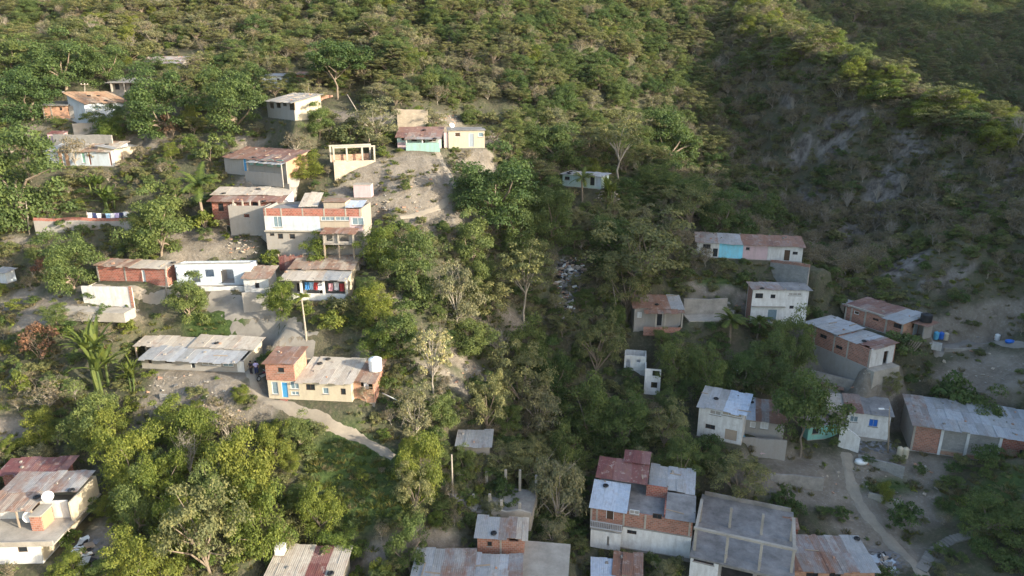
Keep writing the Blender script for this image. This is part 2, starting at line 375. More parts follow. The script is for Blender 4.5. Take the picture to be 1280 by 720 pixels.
# ------------------------------------------------------------------ building kit
ROOFPTS = []
class House:
    """walls are surveyed in the photo: a, b = feet of the front wall; local x runs along the front, y into the hill, z up"""
    def __init__(s, name, label, a, b, eave=None, vtop=None, slope=8, depth=None, cat='house', group=None, dz=0.0, padit=True, lead=.5):
        p = hit(*a); s.o = p+Vector((0, 0, dz))
        q = onplane(b[0], b[1], p, Vector((0, 0, 1)))
        d = q-p; s.yaw = math.atan2(d.y, d.x); s.w = math.hypot(d.x, d.y)
        s.root = empty(name, s.o, s.yaw, label, cat, group); s.root['kind'] = 'thing'
        s.h = s.z(a[0], eave) if eave is not None else 2.4
        s.slope = math.tan(R(slope))
        if depth is None:
            lo, hi = .3, 12
            for _ in range(30):
                m = (lo+hi)/2; W_ = s.world(s.w/2, m, s.h+m*s.slope)
                vm = vtop + 0
                if project(*W_)[1] > vm: lo = m
                else: hi = m
            depth = lo; cap = 4.6 if a[1] < 235 else 7.0
            if depth > cap:
                depth = cap; l2, h2 = s.slope, math.tan(R(30))
                for _ in range(30):
                    m = (l2+h2)/2; W_ = s.world(s.w/2, depth, s.h+depth*m)
                    if project(*W_)[1] > vtop: l2 = m
                    else: h2 = m
                s.slope = l2
        s.d = max(depth, 1.2); s.hb = s.h+s.d*s.slope
        if padit: pad(s.o, s.yaw, -.6, s.w+.6, -lead, s.d+.8, s.o.z-.08)
    def world(s, x, y, z):
        c, n = math.cos(s.yaw), math.sin(s.yaw)
        return Vector((s.o.x+x*c-y*n, s.o.y+x*n+y*c, s.o.z+z))
    def loc(s, u, v, y=0.0):
        c, n = math.cos(s.yaw), math.sin(s.yaw)
        P = onplane(u, v, s.world(0, y, 0), Vector((-n, c, 0)))-s.o
        return P.x*c+P.y*n, P.z
    def locr(s, u, v, x=None):
        c, n = math.cos(s.yaw), math.sin(s.yaw)
        P = onplane(u, v, s.world(s.w if x is None else x, 0, 0), Vector((c, n, 0)))-s.o
        return -P.x*n+P.y*c, P.z
    def x(s, u, v=None, y=0.0): return s.loc(u, 400 if v is None else v, y)[0]
    def z(s, u, v, y=0.0): return s.loc(u, v, y)[1]
    def rect(s, u0, v0, u1, v1, y=0.0):
        x0, z1 = s.loc(u0, v0, y); x1, z0 = s.loc(u1, v1, y)
        return (min(x0, x1), min(z0, z1), max(x0, x1), max(z0, z1))
    def part(s, mb, name, mat, label=None, parent=None):
        o = mb.build(name, M[mat] if isinstance(mat, str) else mat, parent or s.root)
        if label: o['label'] = label
        return o
    def boxp(s, name, mat, x0, x1, y0, y1, z0, z1, label=None, parent=None):
        return s.part(MB().box(x0, x1, y0, y1, z0, z1), name, mat, label, parent)
    def window(s, r, kind='glass', y=0.0, t=.16, frame='winframe', label=None):
        x0, z0, x1, z1 = r; f = .06
        if kind == 'dark' and frame == 'winframe': frame = 'darkwood'  # dark frame and pane together paint the shade of an unglazed opening
        fr = MB().panel(x0+.002, x1-.002, z0+.002, z1-.002, y+.03, y+.10, [(x0+f, z0+f, x1-f, z1-f)])
        if x1-x0 > .9:
            n = max(2, int((x1-x0)/.6))
            for k in range(1, n): xx = x0+(x1-x0)*k/n; fr.box(xx-.025, xx+.025, y+.035, y+.09, z0+f+.001, z1-f-.001)
        fo = s.part(fr, 'window', frame, label)
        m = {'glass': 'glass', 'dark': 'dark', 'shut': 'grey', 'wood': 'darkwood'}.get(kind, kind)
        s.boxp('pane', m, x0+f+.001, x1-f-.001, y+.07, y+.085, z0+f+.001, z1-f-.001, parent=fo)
        if kind not in ('dark', 'wood') or (x0*7.3) % 1 < .3: s.boxp('sill', 'conc', x0-.08, x1+.08, y-.07, y-.003, z0-.08, z0-.002, parent=fo)
        return r
    def door(s, r, mat='greydoor', y=0.0, label=None):
        x0, z0, x1, z1 = r
        mb = MB().box(x0+.05, x1-.05, y+.06, y+.11, z0+.01, z1-.05)
        d = s.part(mb, 'door', mat, label)
        s.part(MB().panel(x0+.003, x1-.003, z0+.005, z1-.003, y+.02, y+.055, [(x0+.06, z0, x1-.06, z1-.06)]), 'door_frame', 'winframe', parent=d)
        return r
    def walls(s, name, mat, x0, x1, y0, y1, z0, zf, zb, holes=(), right=None, left=None, t=.16, back=True, label=None, rholes=()):
        mb = MB().panel(x0, x1, z0, zf, y0, y0+t, holes)
        if back and left and right: s.part(MB().panel(x0, x1, z0, zb, y1-t, y1), 'rear_wall', mat)
        elif back: mb.panel(x0, x1, z0, zb, y1-t, y1)
        e = y0+t+.001; b = y1-t-.001 if back else y1
        zz = lambda y: zf+(zb-zf)*(y-y0)/(y1-y0)
        def sidep(m, xa, xb):
            if rholes and xb > (x0+x1)/2:
                m.panel(e, b, z0, min(zz(e), zz(b)), xa, xb, rholes, side=True)
                if abs(zb-zf) > .05: m.prism([(e, min(zz(e), zz(b))+.001), (b, zz(b)-.001), (e, zz(e)+.002)] if zb > zf else [(e, zz(b)+.001), (b, zz(b)+.002), (e, zz(e))], 'x', xa, xb)
            else: m.prism([(e, z0), (b, z0), (b, zz(b)), (e, zz(e))], 'x', xa, xb)
        ml = mb if left is None else MB(); sidep(ml, x0, x0+t)
        mr = mb if right is None else MB(); sidep(mr, x1-t, x1)
        w_ = s.part(mb, name, mat, label)
        if left: s.part(ml, 'side_wall', left)
        if right: s.part(mr, 'side_wall', right)
        return w_
    def plinth(s, mat='grey', down=3.5, x0=0, x1=None, y0=0, y1=None, z=0.0):
        x1 = s.w if x1 is None else x1; y1 = s.d if y1 is None else y1
        return s.boxp('plinth', mat, x0-.04, x1+.04, y0-.04, y1, -down, z)
    def roof(s, mat, x0, x1, y0, y1, zf, zb, name='roof', sw=.95, rows=None, jit=.035, th=.035, label=None, parent=None, ragged=.24):
        """loose sheets laid side by side, each a little out of line"""
        rr = random.Random(int((x0*31+y0*17+zf*7+s.w*13+s.o.x)*100)); mb = MB()
        n = max(2, round((x1-x0)/sw)); L = y1-y0; rows = rows or max(1, round(L/2.4)); k = (zb-zf)/L
        for r in range(rows):
            for i in range(n):
                if rr.random() < .005: continue
                xa = x0+(x1-x0)*i/n; xb = x0+(x1-x0)*(i+1)/n+.05
                ya = y0+L*r/rows-(.12 if r else 0)+rr.uniform(-ragged, ragged*.4)*(1 if r == 0 else .6); yb = y0+L*(r+1)/rows+rr.uniform(-.05, ragged)*(1 if r == rows-1 else .5)
                dz = rr.uniform(-jit, jit)+(.02*(r % 2 == 0))+(.012*(i % 2)); tw = rr.uniform(-jit, jit); tx = rr.uniform(-jit, jit); sk = rr.uniform(-.05, .05)
                z = lambda y: zf+(y-y0)*k+dz
                b = [(xa+sk, ya, z(ya)+tw), (xb+sk, ya, z(ya)+tx), (xb, yb, z(yb)-tw), (xa, yb, z(yb)-tx)]
                mb.hexa(b, [(p[0], p[1], p[2]+th) for p in b])
        for _ in range(int((x1-x0)*L*.16)):
            xx, yy = rr.uniform(x0, x1), rr.uniform(y0, y1); ROOFPTS.append((s.world(xx, yy, zf+(yy-y0)*k+.07), rr.random(), s.yaw))
        return s.part(mb, name, mat, label, parent)
def simple(name, label, a, b, eave, vtop=None, wall='grey', roof='zinc', wins=(), doors=(), slope=8, depth=None, right=None, left=None, plin='grey', down=3.5, over=.3, group=None, cat='house', flat=None, sill_z=None, jit=.025, segs=None, hole_only=(), rholes=()):
    h = House(name, label, a, b, eave, vtop, slope, depth, cat, group)
    holes = []
    for q in wins: holes.append(h.window(h.rect(*q[:4]), q[4] if len(q) > 4 else 'dark', frame=q[5] if len(q) > 5 else 'winframe'))
    for q in doors:
        r = list(h.rect(*q[:4])); r[1] = max(0.0, r[1]); holes.append(h.door(tuple(r), q[4] if len(q) > 4 else 'greydoor'))
    for q in hole_only: holes.append(h.rect(*q))
    if segs:
        us = [0]+[h.x(u, a[1]) for u, _ in segs[:-1]]+[h.w]
        for (x0, x1), (_, m) in zip(zip(us[:-1], us[1:]), segs):
            last = x1 == h.w; first = x0 == 0
            h.part(MB().panel(x0+(.001 if x0 else 0), x1, 0, h.h, 0, .16, [r for r in holes if r[2] > x0 and r[0] < x1]), 'wall', m)
        mb = MB().panel(0, h.w, 0, h.hb, h.d-.16, h.d)
        for xa, m in ((0, left), (h.w-.16, right)):
            mm = MB() if m else mb
            mm.prism([(.161, 0), (h.d-.161, 0), (h.d-.161, h.hb), (.161, h.h)], 'x', xa, xa+.16)
            if m: h.part(mm, 'side_wall', m)
        h.part(mb, 'wall', segs[0][1])
    else: h.walls('wall', wall, 0, h.w, 0, h.d, 0, h.h, h.hb, holes, right, left, rholes=rholes)
    h.boxp('floor_slab', 'conc', .2, h.w-.2, .2, h.d-.2, -.05, .03)
    if plin: h.plinth(plin, down)
    if roof:
        k = h.slope
        if flat: h.boxp('roof', roof, -over, h.w+over, -over, h.d+over, h.h+.004, h.h+flat) if slope == 0 else h.part(MB().hexa([(-over,-over,h.h-over*k+.004),(h.w+over,-over,h.h-over*k+.004),(h.w+over,h.d+over,h.hb+over*k+.004),(-over,h.d+over,h.hb+over*k+.004)],[(-over,-over,h.h-over*k+flat),(h.w+over,-over,h.h-over*k+flat),(h.w+over,h.d+over,h.hb+over*k+flat),(-over,h.d+over,h.hb+over*k+flat)]), 'roof', roof)
        elif isinstance(roof, (list, tuple)):
            us = [-over]+[h.x(u, eave) for u, _ in roof[:-1]]+[h.w+over]
            for (x0, x1), (_, m) in zip(zip(us[:-1], us[1:]), roof):
                h.roof(m, x0, x1, -over, h.d+over, h.h-over*k+.05, h.hb+over*k+.05, jit=jit)
        else: h.roof(roof, -over, h.w+over, -over, h.d+over, h.h-over*k+.05, h.hb+over*k+.05, jit=jit)
    return h
def freewall(name, label, a, b, vt0, vt1=None, mat='grey', t=.25, fill=True, cat='wall', group=None, course=None, down=2.5, fdepth=3.0):
    """a wall standing along a..b, its top following vt0..vt1; the ground behind is filled up to it when it holds a terrace"""
    h = House(name, label, a, b, depth=1.0, cat=cat, group=group, padit=False)
    z0 = h.z(a[0], vt0); x1, z1 = h.loc(b[0], vt1 if vt1 is not None else vt0+(b[1]-a[1]))
    rr = random.Random(int(a[0]*7+a[1])); n = max(3, int(h.w/1.1)); top = [(h.w*i/n, z0+(z1-z0)*i/n+(rr.uniform(-.09, .09) if 0 < i < n else 0)) for i in range(n+1)]
    h.part(MB().prism([(0, -down), (h.w, -down)]+top[::-1], 'y', 0, t), 'wall', mat)
    if course:
        h.part(MB().prism([(x, z+.003) for x, z in top]+[(x, z+.42) for x, z in top[::-1]], 'y', .02, t-.02), 'brick_course', course)
    if fill: pad(h.o, h.yaw, .2, h.w-.2, 2.0, 2.0+fdepth, h.o.z+min(z0, z1)-.25)
    h.top = (z0, z1)
    return h
# ------------------------------------------------------------------ the houses
# --- top left cluster
h = simple('hut', 'low grey hut with dark openings behind the orange rusted roof', (139,115), (181,115), 103, 97.5, 'grey', 'slab', [(143,104.5,150,112,'dark'),(153,104.5,158,112,'dark'),(162,105,167,112,'dark')], flat=.14, slope=5)
for xx in (.12, .5, .88): h.boxp('column', 'concpale', h.w*xx-.12, h.w*xx+.12, -1.1, -.86, 0, h.h-.12)
h.boxp('porch_roof', 'slab', -.2, h.w+.2, -1.3, -.32, h.h-.11, h.h)
simple('house', 'pale blue house under an orange rusted sheet roof among dark trees', (109,154), (160,151), 128.5, None, 'paleblue', 'rustorange', [(136,130,142,135.5,'dark'),(118,131,124,138,'glass')], slope=20, depth=4.2, over=.5)
h = simple('brick_hut', 'pink brick hut with flat grey roof at the foot of dark tall trees', (55,148), (86,148), 132, 127.5, 'brickpale', 'slab', [(74,134,78,138)], flat=.14, slope=2, over=.35)
x0, x1 = h.x(86.5, 148), h.x(104, 148)
h.part(MB().panel(x0, x1, 0, h.h-.1, .3, .46, [h.rect(91,134.5,98,146,.3)]).prism([(.461,0),(2.6,0),(2.6,h.h-.1),(.461,h.h-.1)], 'x', x1-.16, x1).box(x0, x1-.17, 2.44, 2.6, 0, h.h-.1), 'side_room', 'grey', 'roofless grey side room')
for xx in (.02, .33): h.boxp('column', 'conc', h.w*xx+.001, h.w*xx+.2, -.05, -.004, 0, h.h-.02)
freewall('retaining_wall', 'upper grey stepped retaining wall below the pale blue house', (92,166), (133,165), 154.5, 153, 'grey')
freewall('retaining_wall', 'long lower grey retaining wall behind the dry pale bush', (68,181), (141,182), 168, 169, 'block')
simple('shed', 'small pink shed with rounded top against the grey retaining wall', (61,179), (80,179), 168, 164.5, 'pink', 'maroon', [], slope=14, over=.1)
h = simple('house', 'long whitewashed house with maroon doors behind the dry pale bush', (61,206.5), (141,207.5), 189, 177.5, 'paleblue', [(86,'zinc'),(100,'tan'),(128,'tanrust'),(141,'tan')], [(101,191,107.5,204,'turq'),(66,193,73,201,'grey')], [(109,190,115,206,'maroon'),(76.5,191,83,206,'greydoor'),(135,190.5,141,207,'maroon')], slope=12, segs=[(75,'paleblue'),(88,'orange'),(141,'paleblue')])
h2 = House('house', 'sunlit cream end house with white sheet roof beside the maroon doors', (145,207), (173,202), 186, 180.5, 10)
h2.walls('wall', 'cream', 0, h2.w, 0, h2.d, 0, h2.h, h2.hb, [h2.door(h2.rect(150,190,156,204.5), 'wood')], right='whiteclean'); h2.plinth('cream')
h2.roof('zinc', -.3, h2.w+.2, -.35, h2.d+.3, h2.h, h2.hb+.05)
# --- house with turquoise windows
h = simple('house', 'grey house with turquoise windows below a rust red roof', (282,216), (359,223), 197, 187, 'grey', [(316,'rust'),(372,'redrust')], [(311,198.5,317,206.5,'mint','turq'),(319,198.5,329,207.5,'turq','turq'),(333,199,342,208.5,'mint','turq'),(345,199.5,354,209,'turq','turq')], [(303.5,198,309,214,'bluedoor')], slope=14, right='orange')
x0, x1 = h.x(316,216), h.w
h.roof('zinc', x0, x1+.1, -1.1, -.05, h.h-.32, h.h-.1, name='awning')
h.boxp('low_wall', 'grey', x0-.6, x1+.1, -1.0, -.85, -1.2, .75)
h.boxp('column', 'concpale', x0-.1, x0+.08, -1.0, -.851, .751, h.h-.3); h.boxp('column', 'concpale', x1-.1, x1+.08, -1.0, -.851, .751, h.h-.3)
freewall('retaining_wall', 'short dark retaining wall under the house with turquoise windows', (283,229), (362,236), 224, 230, 'conc', fill=False)
# --- small house with sunlit side above
h = simple('house', 'small grey house with broken openings and sunlit cream side', (335,146), (369,150), 126.5, 118, 'grey', 'tan', [(353.5,128,358.5,133),(361.5,127,368,138)], [], slope=9, right='cream', hole_only=[(337,128.5,343,136),(345,128.5,351,135)])
freewall('brick_wall', 'sunlit red brick wall beside the small cream sided house', (386,131), (417,130), 119, 119, 'brick', fill=False)
simple('hut', 'pale blue hut showing between round trees near the hilltop', (328,110), (353,110), 95.5, 92.5, 'paleblue', 'zinc', [(346,98,350,105,'dark')], slope=6)
simple('brick_hut', 'narrow orange brick hut beside the pale blue hilltop hut', (368,107), (381,107), 94, 90.5, 'brick', 'rust', [], [(371,97,374.5,106,'darkwood')], slope=6)
# --- turquoise porch house and cream cube house on the clearing
h = simple('house', 'white and turquoise porch house under a striped maroon roof', (497,185), (550,185), 171.5, 160, 'mint', 'redrust', [(502,172,507,175),(514,173,521,176.5),(536,173,545,177,'wood')], [(527.5,172.5,532,184,'darkwood')], slope=15)
x0 = h.x(509,185); z1 = h.z(509,178.5,-1.2)
h.boxp('porch_wall', 'paleturq', x0, h.w+.1, -1.3, -1.16, -.5, max(.7, z1)); h.boxp('base_panel', 'pink', .02, x0-.1, -.05, -.005, -.4, .9)
for xx in (x0+.1, (x0+h.w)/2, h.w): h.boxp('column', 'whiteclean', xx-.08, xx+.08, -1.299, -1.161, max(.7, z1)+.002, h.h-.3)
h.roof('zincold', x0-.2, h.w+.3, -1.6, -.3, h.h-.25, h.h, name='porch_roof')
freewall('block_wall', 'tall sunlit sandy wall standing behind the striped maroon roof', (497,160), (535,160), 136, 137, 'blockwarm', fill=False)
h = simple('house', 'cream cube house with flat roof at the top of the clearing', (561,185), (606,184.5), 163.5, None, 'cream', 'slab', [(568.5,165.5,575.5,171,'wood'),(598,165.5,604,171,'glass')], [(586,166.5,592.5,183.5,'greydoor')], slope=1, depth=5, flat=.15, over=.18)
h.part(MB().panel(-.75, -.02, 0, h.h-.3, .2, .36).box(-.75, -.6, .361, 3, 0, h.h-.3), 'side_room', 'pink')
CUBE = h
# --- retaining wall with the post frame
h = freewall('unfinished_terrace', 'sunlit sandy block terrace wall carrying an open post frame', (419,229), (471,226), 200, 200.5, 'blockwarm', cat='terrace', fdepth=4)
z0, z1 = h.top; pz = h.z(419,185.5)
for k, u in enumerate((418.5,436,455,470.5)):
    x = min(max(.12, h.x(u,226)), h.w-.12)
    h.boxp('post', 'concpale', x-.13, x+.13, .0, .22, min(z0, z1)-.02, pz)
    if k in (0, 3): h.boxp('post', 'concpale', x-.13, x+.13, 3.0, 3.22, min(z0, z1)-.3, pz)
h.boxp('beam', 'concpale', -.05, h.w+.05, -.03, .25, pz+.002, pz+.24); h.boxp('beam', 'concpale', -.05, h.w+.05, 2.97, 3.25, pz+.002, pz+.24)
h.boxp('low_wall', 'brickpale', .3, h.w-.3, 3.03, 3.19, min(z0, z1)-.3, min(z0, z1)+.8)
h = House('water_cistern', 'small pale block cistern standing alone at the foot of the clearing', (442.5,246), (464,246), 231.5, None, 0, 1.8, 'cistern')
h.walls('wall', 'pink', 0, h.w, 0, h.d, -.6, h.h, h.h); h.boxp('lid', 'concpale', -.05, h.w+.05, -.05, h.d+.05, h.h+.002, h.h+.1)
# --- long house with white gable
h = House('house', 'long house with dusty sheet roof and bright white gable end', (268,281), (356,282), 250.5, 235.5, 13)
ho = [h.window(h.rect(272,254,280,264), 'dark'), h.window(h.rect(315,253,323,262), 'dark')]; ho.append(h.rect(255,254,256,255))
h.walls('wall', 'brickred', 0, h.w, 0, h.d, 0, h.h, h.hb, ho[:2], right='whiteclean'); h.plinth('grey')
k = h.slope
h.roof('redrust', -.4, h.w+.15, -.6, h.d*.42, h.h-.1, h.h+h.d*.42*k, name='lower_roof')
h.roof('tan', -.9, h.w+.35, h.d*.36, h.d+.3, h.h+h.d*.42*k+.06, h.hb+.12)
x0, x1 = h.x(288,281,-2.4), h.x(334,281,-2.4); zt_ = h.z(300,257,-2.4)
h.part(MB().panel(x0, x1, -.8, zt_, -2.5, -2.34, [h.rect(304.5,267.5,312,271.8,-2.5)]).box(x0, x0+.16, -2.339, -.05, -.8, zt_).box(x1-.16, x1, -2.339, -.05, -.8, zt_), 'front_room', 'grey', 'grey front room with open top')
h.boxp('front_room_plinth', 'grey', x0-.03, x1+.03, -2.53, -.05, -3.5, -.801)
for q in (.15, .4, .6, .85): h.boxp('column', 'concpale', x0+(x1-x0)*q-.1, x0+(x1-x0)*q+.1, -2.49, -2.35, zt_+.002, zt_+.75)
pad(h.o, h.yaw, x0, x1, -2.4, 0, h.o.z-.9)
# --- two storey brick parapet house
h = House('house', 'long two storey house with red brick parapet and glazed veranda', (335,316), (455,317), 260.5, None, 0, 5.5)
zf = h.z(335,289); zp = h.z(335,269.8)
lw = [h.window(h.rect(*q), 'dark') for q in ((337,291.5,343,295),(347,292,354,298.5),(361.5,292.5,369,298.5))]
h.walls('wall', 'grey', 0, h.w, 0, h.d, 0, zf-.02, zf-.02, lw, label='grey lower storey')
uw = [h.window(h.rect(341,270.5,353,284), 'glass'), h.window(h.rect(401,270.8,418,275.8), 'glass'), h.window(h.rect(419,270.8,437,275.8), 'glass'), h.window(h.rect(439.5,272,455,281), 'glass')]
xs = [0, h.x(357,280), h.x(400,280), h.x(437,280), h.w]
for i, m in enumerate(('white', 'paleblue', 'beige', 'pink')):
    h.part(MB().panel(xs[i]+(.001 if i else 0), xs[i+1], zf+.15, zp, 0, .16, [r for r in uw if xs[i] < (r[0]+r[2])/2 < xs[i+1]]), 'wall', m)
h.part(MB().panel(0, h.w, zf+.15, h.h, h.d-.16, h.d).prism([(.161, zf+.15), (h.d-.161, zf+.15), (h.d-.161, h.h), (.161, h.h)], 'x', 0, .16), 'wall', 'grey')
h.part(MB().prism([(.161, zf+.15), (h.d-.161, zf+.15), (h.d-.161, h.h), (.161, h.h)], 'x', h.w-.16, h.w), 'side_wall', 'beige')
h.boxp('floor_slab', 'concpale', -.1, h.w+.1, -.35, h.d-.2, zf, zf+.148)
h.part(MB().box(-.02, h.w-.161, -.02, .14, zp+.002, h.h), 'parapet', 'brickred')
for q in (.02, .18, .4, .62, .84, .985): h.boxp('column', 'concpale', h.w*q-.1, h.w*q+.1, -.05, -.021, zp+.01, h.h+.04)
h.boxp('roof', 'slab', .161, h.w-.161, .161, h.d-.161, h.h-.5, h.h-.35); h.plinth('grey')
a0, a1 = h.x(405,262,2), h.x(432,262,2)
h.walls('roof_room', 'beige', a0, a1, 2, 4.6, h.h-.349, h.z(405,253.5,2), h.z(405,253.5,2)+.1, [], right='cream'); h.boxp('roof_room_top', 'tanrust', a0-.15, a1+.15, 1.85, 4.75, h.z(405,253.5,2)+.11, h.z(405,253.5,2)+.2)
b0, b1 = h.x(376,258,3), h.x(399,258,3)
h.roof('tan', b0, b1, 2.2, 5.2, h.h-.1, h.h+1.25, name='leaning_roof'); h.roof('bluesheet', h.x(434,258,2.5), h.w-.3, 1.6, 4.4, h.h-.1, h.h+.35, name='side_roof')
# balcony with clutter, right of the middle
c0, c1 = h.x(404,300,-2), h.x(443,300,-2)
h.boxp('balcony', 'conc', c0, c1, -2.3, -.36, zf-1.3, zf-1.12)
for q in (c0+.15, (c0+c1)/2, c1-.15): h.boxp('column', 'wood', q-.09, q+.09, -2.25, -2.07, -2.0, zf-1.301); h.boxp('column', 'concpale', q-.09, q+.09, -2.25, -2.07, zf-1.119, zf+.25)
h.part(MB().panel(c0, c1, zf-1.119, zf+.1, -2.0, -1.86, [(c0+.4, zf-.85, c0+1.3, zf-.05), ((c0+c1)/2-.2, zf-.9, (c0+c1)/2+1.4, zf)]), 'balcony_wall', 'grey')
h.roof('rust', c0-.2, c1+.3, -2.5, -.36, zf+.25, zf+.55, name='balcony_roof')
pad(h.o, h.yaw, 0, h.w, -2.5, 0, h.o.z-.3)
h = House('sheet_fence', 'rusty red sheet fence in front of the brick parapet house', (349,331), (379,331), 319.5, None, 0, .3, 'fence', padit=False)
mb = MB()
for i in range(9): mb.box(h.w*i/9+.01, h.w*(i+1)/9-.01, .02*(i % 2), .02*(i % 2)+.03, -.8, h.h+.12*((i*7) % 3-1))
h.part(mb, 'sheet_panel', 'maroon')
for q in (0, .5, 1): h.boxp('post', 'wood', h.w*q-.06, h.w*q+.06, .06, .18, -1, h.h+.2)
# --- retaining wall with washing line at the left
h = freewall('retaining_wall', 'long grey wall with a brick top course below the washing', (46,297), (170,296), 276, 276, 'grey', course='brickred', fdepth=4)
# --- red brick row and white ruin
h = simple('brick_house', 'long low red brick house with one grey door', (124,353), (210,357.5), 332, 326.5, 'brickred', [(162,'tanrust'),(212,'tan')], [], [(176.5,337.5,183,354,'greydoor')], slope=7)
for u in (124.8,158.5,209): h.boxp('column', 'conc', h.x(u,354)-.1, h.x(u,354)+.1, -.04, -.003, 0, h.h-.03)
h = House('ruined_house', 'roofless white ruin with three ragged openings and a dish', (222,357), (315,355.5), 330.5, None, 0, 3.2)
hs = [h.rect(238.5,338.5,251,353), h.rect(255.5,337,268,346), h.rect(275,338.5,293.5,354)]
hs += [h.rect(240.5,336.8,249,339), h.rect(277,336.8,291,339)]
h.walls('wall', 'paleblue', 0, h.w, 0, h.d, 0, h.h, h.h-.4, hs); h.plinth('grey')
h.boxp('inner_wall', 'grey', h.w*.55, h.w*.55+.15, .17, h.d-.17, 0, h.h-.7)
h.boxp('coping', 'conc', -.06, h.w+.06, -.04, .2, h.h+.002, h.h+.09)
RUIN = h
freewall('garden_wall', 'low white wall in front of the roofless white ruin', (252,368.5), (306,368), 358.5, 358.5, 'white', fdepth=1)
h = freewall('ruined_wall', 'broken grey white room wall below the long red brick house', (105,379), (167,381), 358, 360, 'white', fdepth=1.5)
h.boxp('post', 'brick', h.w-.3, h.w+.1, -.06, -.003, -.5, h.top[1]+.2); h.boxp('side_wall', 'cream', -.02, .16, .26, 2.8, -1, h.top[0]-.3); h.boxp('slab_edge', 'concpale', -2, h.w+.4, -2.6, -.4, -1.5, -.25)
# --- veranda house
h = simple('hut', 'white hut with dusty roof and one dark window beside the veranda', (306,365), (337,365), 348, 334, 'white', 'tanrust', [(318.5,353.5,324.5,360)], slope=12)
freewall('retaining_wall', 'patched whitewashed base wall under the small white hut', (305,391), (337,390), 366, 366, 'grey', fill=False)
h = House('veranda_house', 'open veranda house with layered dusty roofs and sunlit gable', (357,375), (434,376), 348.5, None, 9, 6.5)
pd = 2.3
h.walls('wall', 'grey', 0, h.w, pd, h.d, 0, h.h+.2, h.hb, [h.door(h.rect(398,353,405,371,pd),'darkwood',pd), h.window(h.rect(371,354,379,364,pd),'dark',pd)], right='cream'); h.plinth('grey')
h.boxp('side_wall', 'cream', h.w-.16, h.w, 0, pd-.01, 0, h.h+.1)
for u in (377,405,433.5): h.boxp('column', 'whiteclean', h.x(u,370)-.13, h.x(u,370)+.13, .02, .28, .9, h.h-.05)
h.boxp('low_wall', 'whiteclean', h.x(366,370), h.w, .05, .2, .02, .9)
h.roof('tan', -.5, h.w*.62, -.5, pd+.3, h.h-.05, h.h+.45, name='porch_roof'); h.roof('zinc', h.w*.62, h.w+.2, -.45, pd+.3, h.h-.08, h.h+.4, name='porch_roof')
h.roof('tanrust', -.2, h.w+.4, pd, h.d+.3, h.h+.65, h.hb+.35)
h.boxp('terrace', 'grey', h.w+.02, h.w+2.2, -.4, 3.5, -3, -.2); h.part(MB().box(h.w+2.05, h.w+2.2, -.4, 3.5, -.199, .7).box(h.w+.1, h.w+2.04, -.4, -.25, -.199, .7), 'terrace_wall', 'pink')
VER = h
simple('hut', 'dark dusty sheet hut just behind the layered veranda roofs', (404,338), (449,337), 329.5, 321.5, 'grey', 'rust', [], slope=9)
# --- long low grey house
h = House('long_house', 'long low grey house with pale double roof and lit end wall', (178,459.5), (306,465), 446, None, 7, 5.0)
ws = [h.window(h.rect(185,450,190,454.5),'dark'), h.window(h.rect(206,449.5,215,454),'dark'), h.window(h.rect(252,451,276,457.5),'grey'), h.window(h.rect(278,451.5,292,458.5),'glass')]
ds = [h.door(h.rect(237.5,449.5,244.5,460),'dark')]
h.walls('wall', 'grey', 0, h.w, 0, h.d, 0, h.h, h.hb, ws+ds, right='cream'); h.plinth('block')
h.boxp('wall_panel', 'whiteclean', h.x(297,460), h.w, -.05, -.003, 0, h.h-.1)
h.roof('zinc', 0, h.w-.5, -.75, 2.6, h.h-.1, h.h+.32, name='lower_roof', jit=.012); h.roof('tan', h.w*.36, h.w+.3, 2.4, h.d+.4, h.h+.5, h.hb+.3, jit=.012)
h.boxp('front_trim', 'conc', h.w*.36, h.w+.25, 2.3, 2.39, h.h+.36, h.h+.55)
h.roof('tan', -2.6, h.w*.37, 2.5, h.d+.1, h.h+.3, h.hb+.05, name='wing_roof', jit=.012)
for q in (-2.4, -1.0): h.boxp('column', 'wood', q-.07, q+.07, 2.6, 2.74, 0, h.h+.3)
h.boxp('wing_wall', 'grey', -2.5, -.01, h.d-.5, h.d-.35, 0, h.h+.4)
pad(h.o, h.yaw, -3, 0, 1.5, h.d, h.o.z-.06)
LONG = h
freewall('retaining_wall', 'low crumbling block wall on the slope under the long grey house', (200,500), (282,503), 493, 497, 'block', fill=False)
# --- cream house with brick upper room and water tank
h = House('cream_house', 'cream house with a brick upper room and blue door', (336.5,497), (440,501.5), 475, None, 7, 5.2)
ws = [h.window(h.rect(339,477,348.5,493),'glass'), h.window(h.rect(362.5,477,374,486.5),'glass'), h.window(h.rect(364,489,374,494),'glass'), h.window(h.rect(382,480,394,488),'dark'), h.window(h.rect(403,484.5,411,492.5),'glass'), h.window(h.rect(425.5,485.5,432.5,493.5),'dark')]
ds = [h.door(h.rect(351,477.5,361,497),'bluedoor')]
h.walls('wall', 'cream', 0, h.w, 0, h.d, 0, h.h, h.hb, ws+ds, right='cream'); h.plinth('cream', 5.0)
xb = h.x(369,475); zb_ = h.z(336,453.5)
h.walls('upper_wall', 'brick', -.05, xb, -.04, 3.6, h.h+.005, zb_, zb_+.35, [h.window(h.rect(347,459,355.5,465.5),'dark',-.04)], right='brickpale', left='brick', label='brick upper room')  # paler brick on the right side has its sunlight painted in
h.roof('rust', -.25, xb+.15, -.3, 3.9, zb_-.02, zb_+.4, name='upper_roof')
h.roof('tan', xb+.02, h.w+.25, -.35, h.d+.3, h.h-.02, h.hb+.05, jit=.03)
h.boxp('step', 'brickred', h.x(351,497), h.x(361,497), -.7, -.06, -.6, -.05)
x1 = h.w+.05; x2 = h.x(468,497,.8)
